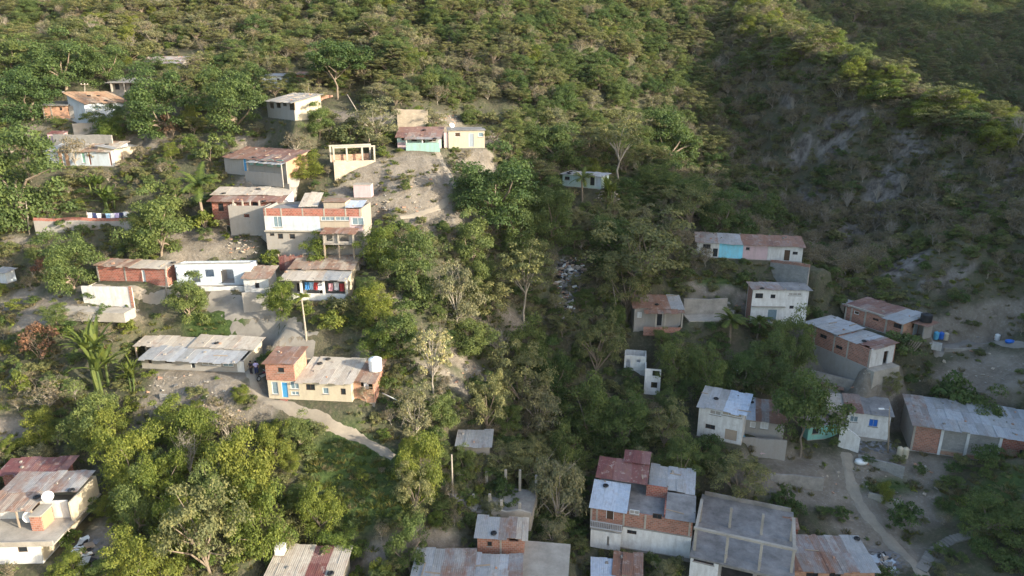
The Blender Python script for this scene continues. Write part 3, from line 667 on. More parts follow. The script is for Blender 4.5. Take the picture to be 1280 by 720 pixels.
h.walls('annex_wall', 'brickpale', x1, x2, .8, h.d+.2, -.5, h.h-.1, h.hb-.1, [h.rect(450.5,476,466,487,.8)], right='brick')
h.roof('tanrust', x1-.05, x2+.25, .5, h.d+.5, h.h-.05, h.hb+.02, name='annex_roof'); h.boxp('annex_floor', 'conc', x1, x2, .8, h.d+.2, -.66, -.502)
for yy in (.95, 3.5): h.boxp('post', 'conc', x2-.35, x2-.1, yy, yy+.25, -5, -.661)
h.boxp('railing', 'wood', h.x(450.5,487,.8), h.x(466,487,.8), .84, .9, h.z(450,487,.8)+.3, h.z(450,487,.8)+.36)
CREAM = h
# --- bottom left
h = simple('brick_house', 'dark red brick house with maroon roof and oval white window', (8,615), (82,613), 592, 576, 'brickred', 'maroon', [(29,596,36.5,603.5,'glass')], slope=8, over=.45)
h = House('terrace_house', 'white terrace house with slatted dusty roof at the corner', (-30,705), (54,703), 679, None, 0, 7.6)
h.walls('wall', 'whiteclean', 0, h.w, 0, h.d, 0, h.h-.15, h.h-.15, [h.window(h.rect(21,682,35,690),'dark')], right='cream')
h.plinth('white', 4); h.boxp('terrace', 'concpale', -.3, h.w+1.6, -.5, h.d, h.h-.148, h.h)
z3 = h.h+1.85
h.boxp('upper_front', 'white', 0, h.w+.8, 3.6, 3.75, h.h+.002, z3)
h.boxp('rear_wall', 'cream', -.2, h.w+1.298, h.d-.16, h.d, h.h+.002, z3+.2)
h.part(MB().box(h.w+1.3, h.w+1.46, 3.0, h.d, h.h+.002, z3+.2), 'upper_wall', 'cream', 'cream upper storey')
h.boxp('upper_door', 'darkwood', h.w*.55, h.w*.55+1.0, 3.54, 3.599, h.h+.005, h.h+1.95)
h.roof('tanrust', -.3, h.w*.75, 2.0, h.d*.62, z3, z3+.35, sw=.5); h.roof('zincold', -.1, h.w+1.3, h.d*.6, h.d+.2, z3+.36, z3+.6)
for q in (.05, .5, .73): h.boxp('column', 'wood', h.w*q-.06, h.w*q+.06, 2.1, 2.22, h.h+.002, z3)
c0, c1 = h.x(40,662,1.6), h.x(54,662,1.6)
h.walls('brick_kiosk', 'brick', c0, c1, 1.6, 3.4, h.h+.002, h.h+1.55, h.h+1.55, right='orange'); h.boxp('kiosk_lid', 'concpale', c0-.08, c1+.08, 1.52, 3.48, h.h+1.553, h.h+1.65)
h.boxp('parapet', 'concpale', -.28, h.w+1.58, -.48, -.34, h.h+.002, h.h+.35)
TER = h
# --- bottom row
h = simple('house', 'low house under a dusty roof with a red painted stripe', (334,748), (424,749), 727, 685.5, 'beige', [(377,'tan'),(402,'maroon'),(426,'tan')], slope=4, right='cream', left='grey', jit=.015)
h.boxp('chimney', 'whiteclean', h.x(343,690,h.d-1.3), h.x(354,690,h.d-1.3), h.d-1.3, h.d-.4, h.hb+.15, h.hb+1.0)
simple('house', 'low house with patchy whitened sheets left of the little brick house', (516,752), (587,754), 729, 690, 'grey', [(548,'zinc'),(590,'zincold')], slope=4)
h = simple('brick_house', 'little orange brick house with crumbling grey roof by the path', (597,694), (655,697), 669.5, 650.5, 'brick', [(622,'zinc'),(645,'zincold'),(657,'tan')], [(609,677,615,683)], [], slope=8, hole_only=[(636,673,648,677)])
h.boxp('column', 'concpale', h.x(626,690)-.1, h.x(626,690)+.1, -.04, -.003, 0, h.h-.02)
h = simple('house', 'low house with white splashed roof below the little brick house', (590,750), (648,752), 728, 696, 'grey', [(634,'zinc'),(650,'zincold')], slope=4)
h = simple('house', 'low house with bare concrete roof right of the white splashed roof', (652,752), (705,757), 727, 682, 'grey', 'concpale', slope=2, flat=.16)
# --- big three roof house
h = House('house', 'two storey brick and white house with maroon and pale blue roofs', (738,677), (862,698), 633, None, 0, 8.0)
zm = h.z(738,651); 
lw = [h.window(h.rect(784,662,795.5,668.5),'dark')]; lw.append(h.door(h.rect(767.5,664,771,676),'darkwood'))
h.walls('wall', 'whiteclean', 0, h.w, 0, h.d, 0, zm-.06, zm-.06, lw); h.plinth('grey', 4)
uw = [h.door(h.rect(758,635,767,650),'darkwood'), h.window(h.rect(787,637,799,644),'grey'), h.window(h.rect(816,642,827,649.5),'dark')]
h.walls('upper_wall', 'brick', 0, h.w, .02, h.d, zm+.08, h.h, h.h, uw, label='brick upper storey')
h.boxp('floor_slab', 'conc', -.06, h.w+.06, -.06, h.d-.2, zm-.058, zm+.078)
for u in (738.5,745.5,779,806,862): h.boxp('column', 'concpale', h.x(u,660)-.1, h.x(u,660)+.1, -.03, .018, zm+.081, h.h-.02)
bx1 = h.x(778,655,-1)
h.boxp('balcony', 'conc', .05, bx1, -1.1, -.062, zm-.15, zm)
h.part(MB().box(.05, bx1, -1.1, -1.04, zm+.002, zm+.12).box(.05, bx1, -1.1, -1.04, zm+.78, zm+.86), 'railing', 'metal')
mb = MB()
for i in range(18): xx = .08+(bx1-.16)*i/17; mb.box(xx-.02, xx+.02, -1.09, -1.05, zm+.121, zm+.779)
h.part(mb, 'baluster', 'metal')
h.part(MB().panel(.1, bx1-.1, .05, zm-.4, -.9, -.76, [(bx1*.55, .5, bx1*.62, 1.7)]), 'front_panel', 'whiteclean')
xs1, xs2 = h.x(781,640), h.x(832,640)
h.boxp('roof', 'slab', .17, h.w-.17, .2, h.d-.2, h.h-.5, h.h-.35)
h.roof('bluesheet', -.3, xs1+.2, -.35, 3.7, h.h+.05, h.h+1.0, sw=1.6, rows=1, jit=.01, name='blue_roof', ragged=.04)
h.roof('maroon', -.2, xs1+2.0, 3.7, 6.9, h.h+1.25, h.h+2.1, name='maroon_roof', ragged=.08); h.roof('maroon', xs1-1.0, xs1+2.0, 6.4, 8.4, h.h+2.15, h.h+2.6, name='maroon_roof', ragged=.08)
h.roof('slab', xs2, h.w+.2, -.2, 4.2, h.h+.08, h.h+.45, sw=3, rows=1, name='slab_roof', ragged=.02, jit=.01); h.roof('zinc', xs1+2.1, h.w+.1, 4.3, h.d+.4, h.h+.6, h.h+1.1, name='rear_roof')
h.part(MB().box(xs1+1.9, xs2, 4.1, 4.25, h.h-.35, h.h+1.0).box(xs2-.16, xs2, .3, 4.09, h.h-.35, h.h+.3), 'terrace_wall', 'brickred')
for q in (.1, xs1): h.boxp('post', 'wood', q, q+.14, 3.55, 3.69, h.h-.349, h.h+1.0); h.boxp('post', 'wood', q, q+.14, 6.6, 6.74, h.h-.349, h.h+1.95)
BIG = h
h = simple('shack', 'low shack with pale blue sheet roof below the brick and white house', (741,742), (765,744), 725, 702, 'grey', 'bluesheet', slope=4)
h = simple('shack', 'collapsed shack with rust red sheets below the brick and white house', (768,734), (798,738), 717, 694, 'grey', 'rust', slope=5, jit=.1)
# --- unfinished slab building
h = House('unfinished_house', 'grey unfinished concrete building with bare columns and beams on its roof', (861,722), (988,753), 694, None, 0, 11.5)
fx = h.x(899,700)
h.part(MB().panel(0, fx, 0, h.h-.2, 0, .16, [h.window(h.rect(867,698,892,707),'dark')]), 'front_wall', 'whiteclean')
h.part(MB().panel(0, h.w, 0, h.h-.2, h.d-.16, h.d).box(0, .16, .161, h.d-.161, 0, h.h-.2).box(h.w-.16, h.w, .161, h.d-.161, 0, h.h-.2).panel(fx+.001, h.w, 0, h.h-.2, .1, .26, [(fx+.3, .9, (fx+h.w)/2-.2, h.h-.5), ((fx+h.w)/2+.2, .9, h.w-.4, h.h-.5)]), 'wall', 'conc')
h.boxp('roof_slab', 'slab', -.1, h.w+.1, -.1, h.d, h.h-.198, h.h); h.plinth('conc', 4)
cx = [.1, h.w*.33, h.w*.66, h.w-.36]; cy = [.9, h.d*.52]
for y in cy:
    for x in cx: h.boxp('column', 'concpale', x, x+.26, y, y+.26, h.h+.002, h.h+2.5)
h.boxp('beam', 'concpale', -.02, h.w+.02, cy[0]-.02, cy[0]+.28, h.h+2.502, h.h+2.72)
for x in (cx[0], cx[3]): h.boxp('beam', 'concpale', x-.02, x+.28, cy[0]+.29, cy[1]+.3, h.h+2.502, h.h+2.72)
for x in cx[1:3]: h.boxp('column', 'concpale', x, x+.2, .1, .3, h.h+.002, h.h+1.1)
h.boxp('parapet', 'conc', .2, h.w-.2, h.d-.15, h.d-.02, h.h+.002, h.h+.5)
h = simple('brick_house', 'low brick house with grey roof of rusty sheets beside the unfinished building', (986,734), (1090,737), 711, 672.5, 'brickpale', [(1001,'rust'),(1030,'zincold'),(1042,'rust'),(1074,'zincold'),(1092,'zinc')], [(1008,716,1022,724,'dark'),(1037,716,1050,726,'dark')], slope=5, over=.35)
simple('shed', 'tiny red brick shed tucked behind the rusty sheet roof', (980,671), (996,673), 658, 652, 'brickred', 'rust', slope=6, over=.1)
# --- right side, lower terrace
h = simple('house', 'white two storey house with blue grey sheets and beige shutters', (871,544), (926,556), 507, 489.5, 'white', [(905,'zinc'),(930,'bluesheet')], [(887.5,512,901,520,'grey'),(903,513,927,523,'beige'),(882,529.5,893.5,537.5,'dark')], [(906,535,921,552,'wood')], slope=7)
simple('house', 'grey middle house with part rusted roof beside the dark broad tree', (930,545), (978,552), 522.5, 501.5, 'grey', [(944,'bluesheet'),(952,'rust'),(962,'zincold'),(980,'rust')], [(938,527,944,535,'white'),(951,527,960,537,'white')], slope=7)
freewall('garden_wall', 'low grey yard wall below the part rusted roof', (925,561), (982,567), 547, 551, 'grey', fdepth=.5)
simple('house', 'turquoise house half hidden behind the dark broad tree', (1009,550), (1046,547), 532.5, 523, 'turq', 'zincold', [(1016,536,1023,542,'dark')], slope=8)
h = simple('house', 'white house with one blue window and patchy maroon roof', (1056,543), (1109,550), 513.5, 496.5, 'whiteclean', [(1080,'redrust'),(1112,'slab')], [(1063,519.5,1072,528,'glass'),(1087,523.5,1096.5,534,'blueplastic','greydoor')], slope=8)
h.walls('side_room', 'grey', -2.0, -.02, .5, h.d, 0, h.h-.25, h.hb-.25, [(-1.7, .9, -.5, 1.9)]); h.roof('tan', -2.4, -.05, .1, h.d+.2, h.h-.2, h.hb-.1, name='side_roof')
h = House('garden_wall', 'white curved top wall in front of the blue window house', (1047,558), (1073,564), 533, None, 0, .3, 'wall', padit=False)
n = 12; top = [(h.w*i/n, h.h*(.62+.38*math.cos(math.pi*.5*max(0, i/n-.15)/.85))) for i in range(n+1)]
h.part(MB().prism([(0,-2), (h.w,-2)]+top[::-1], 'y', 0, .2), 'wall', 'whiteclean')
# --- long block hall at the right edge
h = House('long_hall', 'long brick and block hall with white columns and zinc roof', (1137,562), (1290,585), 531, None, 7, 6.5)
us = [1137,1173,1205,1245,1290]; xs = [0]+[h.x(u, 560+ (u-1137)*.15) for u in us[1:4]]+[h.w]
for i, m in enumerate(('brick', 'block', 'block', 'brickred')):
    hl = [h.window(h.rect(1275,562,1284,570),'dark')] if i == 3 else []
    h.part(MB().panel(xs[i]+(.001 if i else 0), xs[i+1], 0, h.h-.05, 0, .16, hl), 'wall', m)
    if i in (1, 2): h.boxp('beam', 'concpale', xs[i]+.2, xs[i+1]-.2, -.06, -.004, .55, .75); h.boxp('brick_panel', 'brickpale', xs[i]+.2, xs[i+1]-.2, -.03, -.003, .05, .53)
for i, x in enumerate(xs[1:4]): h.boxp('column', 'whiteclean', x-.15, x+.15, -.12, -.004, -3.2, h.h)
h.boxp('column', 'concpale', .0, .25, -.08, -.004, -2, h.h)
h.part(MB().panel(0, h.w, 0, h.hb, h.d-.16, h.d).prism([(.161,0),(h.d-.161,0),(h.d-.161,h.hb),(.161,h.h)], 'x', 0, .16).prism([(.161,0),(h.d-.161,0),(h.d-.161,h.hb),(.161,h.h)], 'x', h.w-.16, h.w), 'wall', 'grey')
h.plinth('grey', 4.5); h.boxp('beam', 'concpale', -.05, h.w, -.15, -.003, h.h+.002, h.h+.2)
ux = h.x(1167, 535)
h.roof('zincold', -.3, ux, -.5, h.d+.3, h.h+.22, h.hb+.25); h.roof('zinc', ux, h.w+.4, -.5, h.d+.3, h.h+.22, h.hb+.25)
# --- brick pair on the right slope
h = House('brick_house', 'upper long brick house with maroon and zinc roof beside blue barrels', (1055,399), (1126,422.5), 381.5, None, 4, 5.0)
ws = [h.window(h.rect(1068,388,1073.5,394),'wood'), h.window(h.rect(1091,397,1098,402),'dark'), h.window(h.rect(1117.5,403,1127,412),'dark')]
h.walls('wall', 'brick', 0, h.w, 0, h.d, 0, h.h, h.hb, ws, right='brickpale', left='beige', rholes=[(2.2,1.0,2.8,1.7)]); h.plinth('grey', 5)
for u, v in ((1056,398),(1063,401),(1080,406.5),(1106,415),(1126,421)): h.boxp('column', 'concpale', h.x(u,v)-.12, h.x(u,v)+.12, -.05, -.003, 0, h.h-.03)
h.roof('redrust', -.4, h.w*.72, -.2, h.d+.3, h.h+.03, h.hb+.1); h.roof('zinc', h.w*.68, h.w+.3, -.45, h.d+.2, h.h+.06, h.hb+.12)
h.boxp('parapet', 'concpale', -.05, h.w*.68, -.1, .16, h.h+.1, h.h+.3)
h.part(MB().panel(-1.9, -.02, 0, h.h-.4, 1.5, 1.66, [(-1.3, 0, -.45, 1.9)]).box(-1.9, -1.74, 1.661, 4.5, 0, h.h-.4), 'side_room', 'beige'); h.boxp('side_door', 'darkwood', -1.28, -.47, 1.55, 1.6, .02, 1.88); h.roof('zinc', -2.1, -.05, .9, 3.2, h.h-.35, h.h-.2, name='side_roof')
h.part(MB().box(h.w+.01, h.w+1.8, h.d-1.2, h.d-1.05, 0, 2.0).box(h.w+1.65, h.w+1.8, h.d-3, h.d-1.21, 0, 2.0), 'lean_to_wall', 'grey'); h.roof('rust', h.w+.05, h.w+2.4, h.d-3.4, h.d-.8, 2.05, 2.2, name='lean_to_roof'); h.boxp('side_door', 'paleblue', h.w+.01, h.w+.06, h.d-2.4, h.d-1.5, .02, 2.0)
UP = h
h = House('brick_house', 'lower brick house with two zinc roofs stepping down the slope', (1007,425.5), (1085,459.5), 404, None, 3, 4.6)
ws = [h.window(h.rect(1025.5,416.5,1033,424.5),'dark'), h.window(h.rect(1045,430.5,1052.5,438),'dark')]
h.walls('wall', 'brick', 0, h.w, 0, h.d, 0, h.h, h.hb, ws, right='white', rholes=[(2.6,0,3.4,1.85)]); h.plinth('grey', 4)
for u, v in ((1017,430),(1041,440),(1058,447),(1085,459)): h.boxp('column', 'concpale', h.x(u,v)-.11, h.x(u,v)+.11, -.05, -.003, 0, h.h-.03)
h.roof('zinc', -.4, h.w*.52, -.3, h.d+.3, h.h+.2, h.hb+.3); h.roof('zinc', h.w*.44, h.w*.8, -.1, h.d+.2, h.h-.0, h.hb+.05); h.roof('redrust', h.w*.78, h.w+.25, .6, h.d+.3, h.h+.02, h.hb+.06)
h.boxp('gable_strip', 'brick', h.w*.50, h.w*.515, 0, h.d, h.h-.2, h.h+.21)
h.boxp('doorstep', 'concpale', h.w+.05, h.w+1.2, -.3, h.d-.2, -2.5, -.05)
# --- painted row and white two storey house
h = simple('house', 'row house painted grey, cyan, pink and white under rusty roofs', (870,320.5), (1002,327), 303, 294, 'grey', [(898,'zincold'),(928,'zinc'),(959,'rust'),(1003,'rust')], [(879,305,888,311,'dark'),(932.5,309,937,312.5),(991,314.5,997,318.5)], [(891,310,897,321,'dark'),(980.5,312,987,326,'darkwood')], slope=9, segs=[(898,'white'),(928,'cyan'),(959,'pink'),(1002,'white')])
h.boxp('cyan_panel', 'cyan', h.x(904,325), h.x(926,325), -.07, -.042, -1.7, -.25, 'bright cyan base panel')
freewall('retaining_wall', 'grey block wall with red brick top below the painted row house', (961,346), (1008,360), 327.5, 333.5, 'block', course='brick')
h = simple('house', 'white two storey house with grey roof above the green tree', (937,404), (1006,405.5), 361.5, 354.5, 'whiteclean', [(980,'zincold'),(1010,'slab')], [(944.5,366.5,953.5,373),(963.5,368,969,373),(986,366,1002,369.5,'grey'),(987,382,992,386)], [(960,386.5,970,402,'glass')], slope=3, left='brick', over=.3)
h.boxp('ledge', 'concpale', 0, h.w*.6, -.35, -.003, h.h*.5, h.h*.5+.1)
# --- porch ruin and white ruin
h = simple('house', 'grey hut with rust red roof and broken red brick porch wall', (792,411), (850,412), 385, 370, 'grey', [(810,'rust'),(838,'rust'),(852,'zinc')], [(797,390,802,397,'white')], [(821,390,827.5,407,'dark')], slope=10)
h.boxp('porch_wall', 'brick', h.x(803,409), h.w, -1.1, -.95, -.6, .7)
for u in (818,829,850): h.boxp('column', 'concpale', h.x(u,409)-.1, h.x(u,409)+.1, -1.1, -.951, .701, h.h-.25)
h.roof('rust', h.x(803,400), h.w+.2, -1.4, -.3, h.h-.3, h.h-.1, name='porch_roof')
h = freewall('ruined_wall', 'broken grey wall and bare floor beside the rust red roof hut', (854,393), (908,392), 374, 373, 'conc', fill=False)
h.boxp('floor_slab', 'concpale', 0, h.w, -3, -.02, -2, .02); pad(h.o, h.yaw, 0, h.w, -3, .3, h.o.z-.1)
h = House('ruined_house', 'roofless white ruin in two blocks at the gully edge', (780,461), (807,463), 444, None, 0, 3)
h.walls('wall', 'whiteclean', 0, h.w, 0, h.d, 0, h.h, h.h-.3, [h.rect(783,448.5,787.5,460), h.rect(796,449,800.5,453.5)]); h.plinth('white', 3)
x0, x1 = h.x(806,470,-2), h.x(826,470,-2)
h.part(MB().panel(x0, x1, -2.6, 1.2, -2.2, -2.05, [(x0+1.0, .2, x1-.1, 1.0), (x0+.9, -1.6, x1-.4, -.7)]).box(x0, x0+.16, -2.049, .2, -2.6, 1.2).box(x1-.16, x1, -2.049, -.2, -2.6, .1), 'lower_wall', 'whiteclean')
pad(h.o, h.yaw, x0-.3, x1+.3, -5, -1.2, h.o.z-2.6)
# --- hidden hut in the gully head, and its rubble wall
simple('hut', 'pale mint hut half hidden by palms in the shaded gully', (703,232), (751,236), 217.8, 215.6, 'mint', 'zinc', [(706,220.5,712,225),(738,219,743,232)], [(744,219.5,751,234,'paleblue')], slope=3)
freewall('rubble_wall', 'crumbling rubble wall beside the pale mint hut', (746,253), (776,251), 237, 233, 'concpale', fill=False)
simple('hut', 'grey roofed hut alone among trees in the valley centre', (572,567), (611,568), 557, 540, 'grey', 'zinc', slope=5)
# --- pale roof at the top left
simple('hut', 'low pale roofed hut among trees at the top of the hill', (176,85), (227,85), 79.5, None, 'grey', 'zincold', slope=18, depth=4)

freewall('retaining_wall', 'rough grey terrace wall on the bank below the lower brick house', (1010,470), (1075,485), 462, 477, 'conc', fdepth=1.5)
freewall('retaining_wall', 'long dry stone terrace wall across the bare slope below the grey yard wall', (950,596), (1030,602), 591, 598, 'conc', fdepth=2)
freewall('retaining_wall', 'short pale terrace wall beside the stony lane bend', (1085,622), (1128,634), 616, 628, 'concpale', fill=False)
freewall('retaining_wall', 'low block wall edging the yard in front of the long block hall', (1072,574), (1130,590), 568, 584, 'block', fdepth=1)
freewall('retaining_wall', 'low stone wall under the ledge path beyond the blue barrels', (1180,440), (1262,441), 435, 436, 'conc', fdepth=1)
simple('hut', 'little ruined grey hut with rusty roof in front of the turquoise house', (1022,487), (1050,492), 482, 476, 'grey', 'rust', slope=5)

simple('shed', 'pale sheet shed at the left edge beside the ruined wall', (-6,353), (9,354), 341, 336, 'paleblue', 'zinc', slope=8)
apply_pads()
# ------------------------------------------------------------------ plants
M['leaf_dark'] = leafmat('dark_leaves', (0.063,0.105,0.038), (0.088,0.131,0.048), (0.113,0.149,0.055))
M['leaf_mid'] = leafmat('green_leaves', (0.104,0.144,0.050), (0.144,0.174,0.063), (0.095,0.135,0.056))
M['leaf_lime'] = leafmat('bright_leaves', (0.149,0.188,0.044), (0.203,0.220,0.055), (0.116,0.168,0.045), .45)
M['leaf_olive'] = leafmat('olive_leaves', (.165,.172,.080), (.205,.200,.102), (.130,.146,.066))
M['leaf_grey'] = leafmat('grey_green_leaves', (.190,.186,.115), (.225,.212,.140), (.150,.157,.094), .3)
M['leaf_dry'] = leafmat('dry_leaves', (.165,.138,.100), (.205,.170,.125), (.125,.106,.078), .2)
M['leaf_red'] = leafmat('reddish_leaves', (0.130,0.055,0.045), (0.160,0.085,0.060), (0.100,0.060,0.045), .25)
M['leaf_cream'] = leafmat('pale_blossom', (0.400,0.360,0.220), (0.460,0.400,0.250), (0.360,0.340,0.200), .3)
M['leaf_palm'] = leafmat('palm_fronds', (.085,.125,.032), (.125,.145,.04), (.075,.115,.03), .35)
M['grassblade'] = leafmat('grass_blades', (0.076,0.109,0.028), (0.115,0.128,0.038), (0.166,0.147,0.064), .3)
M['drygrass'] = leafmat('dry_grass_blades', (0.160,0.134,0.084), (0.202,0.168,0.110), (0.127,0.110,0.067), .2)
def quads_mesh(name, verts, mat):
    """verts: (n,4,3)"""
    n = len(verts); me = bpy.data.meshes.new(name)
    me.vertices.add(n*4); me.vertices.foreach_set('co', np.ascontiguousarray(verts, np.float32).ravel())
    me.loops.add(n*4); me.loops.foreach_set('vertex_index', np.arange(n*4, dtype=np.int32))
    me.polygons.add(n); me.polygons.foreach_set('loop_start', np.arange(0, n*4, 4, dtype=np.int32)); me.update(); me.validate()
    me.materials.append(mat); return me
def unit(a): return a/np.maximum(np.linalg.norm(a, axis=-1, keepdims=True), 1e-9)
def leaves(g, pos, nrm, size, asp=.62):
    """one pointed leaf card per position, lying roughly across nrm"""
    n = len(pos); t = unit(np.cross(nrm, g.normal(size=(n, 3)))); b = np.cross(nrm, t)
    s = size*g.uniform(.6, 1.35, (n, 1)); k = g.uniform(-.25, .25, (n, 1))*s
    a = t*s; c = b*s*asp
    return np.stack([pos-a, pos-c*.9+nrm*k*.5, pos+a+nrm*k, pos+c*.9-nrm*k*.3], 1)
def crown_pts(g, R3, n, lean=.35, low=-.55):
    """clump centres spread through an uneven ellipsoid"""
    out = []
    while len(out) < n:
        d = unit(g.normal(size=3)); r = g.uniform(.42, 1.0)**.7
        if d[2] < low: continue
        p = d*r*np.array(R3)*(1+.22*math.sin(3*math.atan2(d[1], d[0])+g.uniform(0, .8)))
        out.append(p)
    return np.array(out)
def crown(name, seed, R3, nc, per, cr, size, mat, center, stray=.05, low=-.55, squash=.8, up=.35):
    g = np.random.default_rng(seed); C = crown_pts(g, R3, nc, low=low); allq = []
    for c in C:
        m = int(per*g.uniform(.6, 1.3)); r = cr*g.uniform(.65, 1.25)
        d = unit(g.normal(size=(m, 3))); d[:, 2] = np.where(d[:, 2] < -.3, -d[:, 2]*.6, d[:, 2])
        p = c+d*r*np.array([1, 1, squash])*g.uniform(.45, 1.08, (m, 1))**.6
        nn = unit(d*.7+np.array([0, 0, up])+g.normal(size=(m, 3))*.45)
        allq.append(leaves(g, p, nn, size))
    q = np.concatenate(allq)+np.array(center)
    return quads_mesh(name, q, mat), C+np.array(center)
def limbs(name, seed, h0, r0, targets, mat, forks=7, twigs=False, bend=.3):
    g = np.random.default_rng(seed); mb = MB(); a = Vector((0, 0, -.6)); n = 4; P = [a]
    for i in range(1, n+1): P.append(Vector((g.uniform(-bend, bend)*.5, g.uniform(-bend, bend)*.5, h0*i/n)))
    rr = lambda i: r0*(1.25 if i == 0 else 1-.11*i)
    for i in range(n): mb.tube(P[i], P[i+1], rr(i), rr(i+1), 7, False)
    idx = g.choice(len(targets), min(forks, len(targets)), replace=False)
    for j in idx:
        q = Vector(targets[j]); s = P[-1] if g.random() < .6 else P[-2]
        m = s.lerp(q, .5)+Vector((g.uniform(-bend, bend), g.uniform(-bend, bend), g.uniform(0, bend)))
        mb.tube(s, m, r0*.5, r0*.32, 5, False); mb.tube(m, q, r0*.32, r0*.08, 5, False)
        if twigs:
            for k in range(4):
                q2 = m.lerp(q, g.uniform(.3, 1)); e = q2+Vector(g.normal(size=3)*.55)+Vector((0, 0, .35))
                mb.tube(q2, e, r0*.14, r0*.04, 3, False)
                for kk in range(2): mb.tube(q2.lerp(e, .6), q2.lerp(e, .6)+Vector(g.normal(size=3)*.35)+Vector((0, 0, .2)), r0*.07, r0*.03, 3, False)
    me = bpy.data.meshes.new(name); me.from_pydata(mb.v, [], mb.f); me.polygons.foreach_set('use_smooth', [True]*len(me.polygons)); me.update()
    me.materials.append(mat); return me
PROTO = {}   # kind -> list of (crown mesh, trunk mesh, height, width)
def proto(kind, n, fn): PROTO[kind] = [fn(i) for i in range(n)]
def mk(kind, seed, H, R3, nc, per, cr, size, leaf, th, tr, bark='bark', low=-.55, twigs=False, squash=.8, up=.35, forks=7):
    c = (0, 0, H-R3[2]*1.1)
    me, C = crown(kind+'_crown', seed, R3, nc, per, cr, size, M[leaf], c, low=low, squash=squash, up=up)
    tk = limbs(kind+'_trunk', seed+1, th, tr, C, M[bark], twigs=twigs, forks=forks)
    return (me, tk, H, 2*R3[0]*1.12)
proto('round', 4, lambda i: mk('round', 100+i, 6, (2.6, 2.5, 2.75), 60, 240, .80, .085, 'leaf_dark', 2.2, .19, low=-.95))
proto('mid', 4, lambda i: mk('mid', 120+i, 6, (2.5, 2.4, 2.7), 54, 230, .78, .085, 'leaf_mid', 2.0, .17, low=-.9))
proto('lime', 4, lambda i: mk('lime', 140+i, 5, (2.2, 2.2, 2.25), 50, 230, .74, .078, 'leaf_lime', 1.5, .12, low=-.9))
proto('open', 4, lambda i: mk('open', 160+i, 6, (3.0, 2.8, 2.1), 50, 150, .70, .09, 'leaf_olive', 2.4, .16, low=-.6, squash=.55, up=.8, forks=12))
proto('grey', 4, lambda i: mk('grey', 180+i, 5, (2.3, 2.2, 2.1), 42, 160, .72, .085, 'leaf_grey', 1.7, .12, 'palebark', low=-.75, twigs=True, squash=.7, forks=12))
proto('dry', 3, lambda i: mk('dry', 200+i, 3, (1.5, 1.4, 1.1), 20, 60, .5, .085, 'leaf_dry', .9, .06, 'palebark', twigs=True, forks=14))
proto('red', 2, lambda i: mk('red', 220+i, 3, (1.5, 1.4, 1.2), 20, 60, .5, .10, 'leaf_red', .9, .06, twigs=True, forks=10))
proto('cream', 1, lambda i: mk('cream', 240+i, 6, (2.2, 2.1, 2.3), 44, 60, .40, .10, 'leaf_cream', 2.2, .11, 'palebark', twigs=True, forks=30))
proto('shrub', 4, lambda i: mk('shrub', 260+i, 2, (1.3, 1.25, .95), 18, 80, .5, .10, 'leaf_olive', .5, .05, forks=5))
proto('bush', 4, lambda i: mk('bush', 280+i, 2.2, (1.3, 1.3, 1.05), 18, 80, .5, .115, 'leaf_mid', .6, .05, forks=5))
proto('brightbush', 3, lambda i: mk('brightbush', 300+i, 1.8, (1.1, 1.1, .85), 15, 70, .44, .12, 'leaf_lime', .5, .04, forks=5))
proto('darkbush', 3, lambda i: mk('darkbush', 320+i, 2.4, (1.5, 1.4, 1.1), 19, 85, .52, .115, 'leaf_dark', .6, .05, forks=5))
proto('tall', 2, lambda i: mk('tall', 340+i, 6, (2.6, 2.5, 2.0), 50, 200, .74, .10, 'leaf_dark', 2.6, .10, 'bark', low=-.75))
proto('tallopen', 2, lambda i: mk('tallopen', 350+i, 6, (2.8, 2.6, 1.7), 44, 130, .68, .09, 'leaf_olive', 2.9, .11, 'palebark', low=-.4, squash=.55, up=.8, forks=12))
def bare(i):
    g = np.random.default_rng(400+i); C = crown_pts(g, (1.7, 1.6, 2.0), 26, low=-.2)+np.array([0, 0, 3.6])
    me = limbs('bare_trunk', 410+i, 2.0, .12, C, M['palebark'], forks=26, twigs=True); return (None, me, 5.4, 3.6)
proto('bare', 3, bare)
def frond_set(name, seed, n, L, wid, droop, z0, mat, rise=(.2, 1.2), parts=7, feather=0):
    g = np.random.default_rng(seed); Q = []
    for k in range(n):
        az = 2*math.pi*(k/n)+g.uniform(-.25, .25); el = g.uniform(*rise); l = L*g.uniform(.75, 1.15); p = np.array([0, 0, z0]); d = np.array([math.cos(az)*math.cos(el), math.sin(az)*math.cos(el), math.sin(el)])
        side = np.array([-math.sin(az), math.cos(az), 0]); pts_ = [p.copy()]; ds = [d.copy()]
        for j in range(parts):
            p = p+d*l/parts; d = d+np.array([0, 0, -droop*(.5+j/parts)]); d = d/np.linalg.norm(d); pts_.append(p.copy()); ds.append(d.copy())
        for j in range(parts):
            w0 = wid*math.sin(math.pi*min(1, .12+.88*j/parts))**.6; w1 = wid*math.sin(math.pi*min(.99, .12+.88*(j+1)/parts))**.6
            if not feather:
                up = np.cross(side, ds[j]); kx = g.uniform(.1, .35)
                for sg in (-1, 1): Q.append([pts_[j], pts_[j]+sg*side*w0+up*w0*kx*-1, pts_[j+1]+sg*side*w1+up*w1*kx*-1, pts_[j+1]])
            else:
                for sg in (-1, 1):
                    for q in range(feather):
                        b = pts_[j]+(pts_[j+1]-pts_[j])*q/feather; e = b+sg*side*w0*1.0+ds[j]*w0*.55+np.array([0, 0, -w0*g.uniform(.25, .6)]); o = ds[j]*.05
                        Q.append([b-o, b+o, e+o*.3, e-o*.3])
    return quads_mesh(name, np.array(Q), mat)
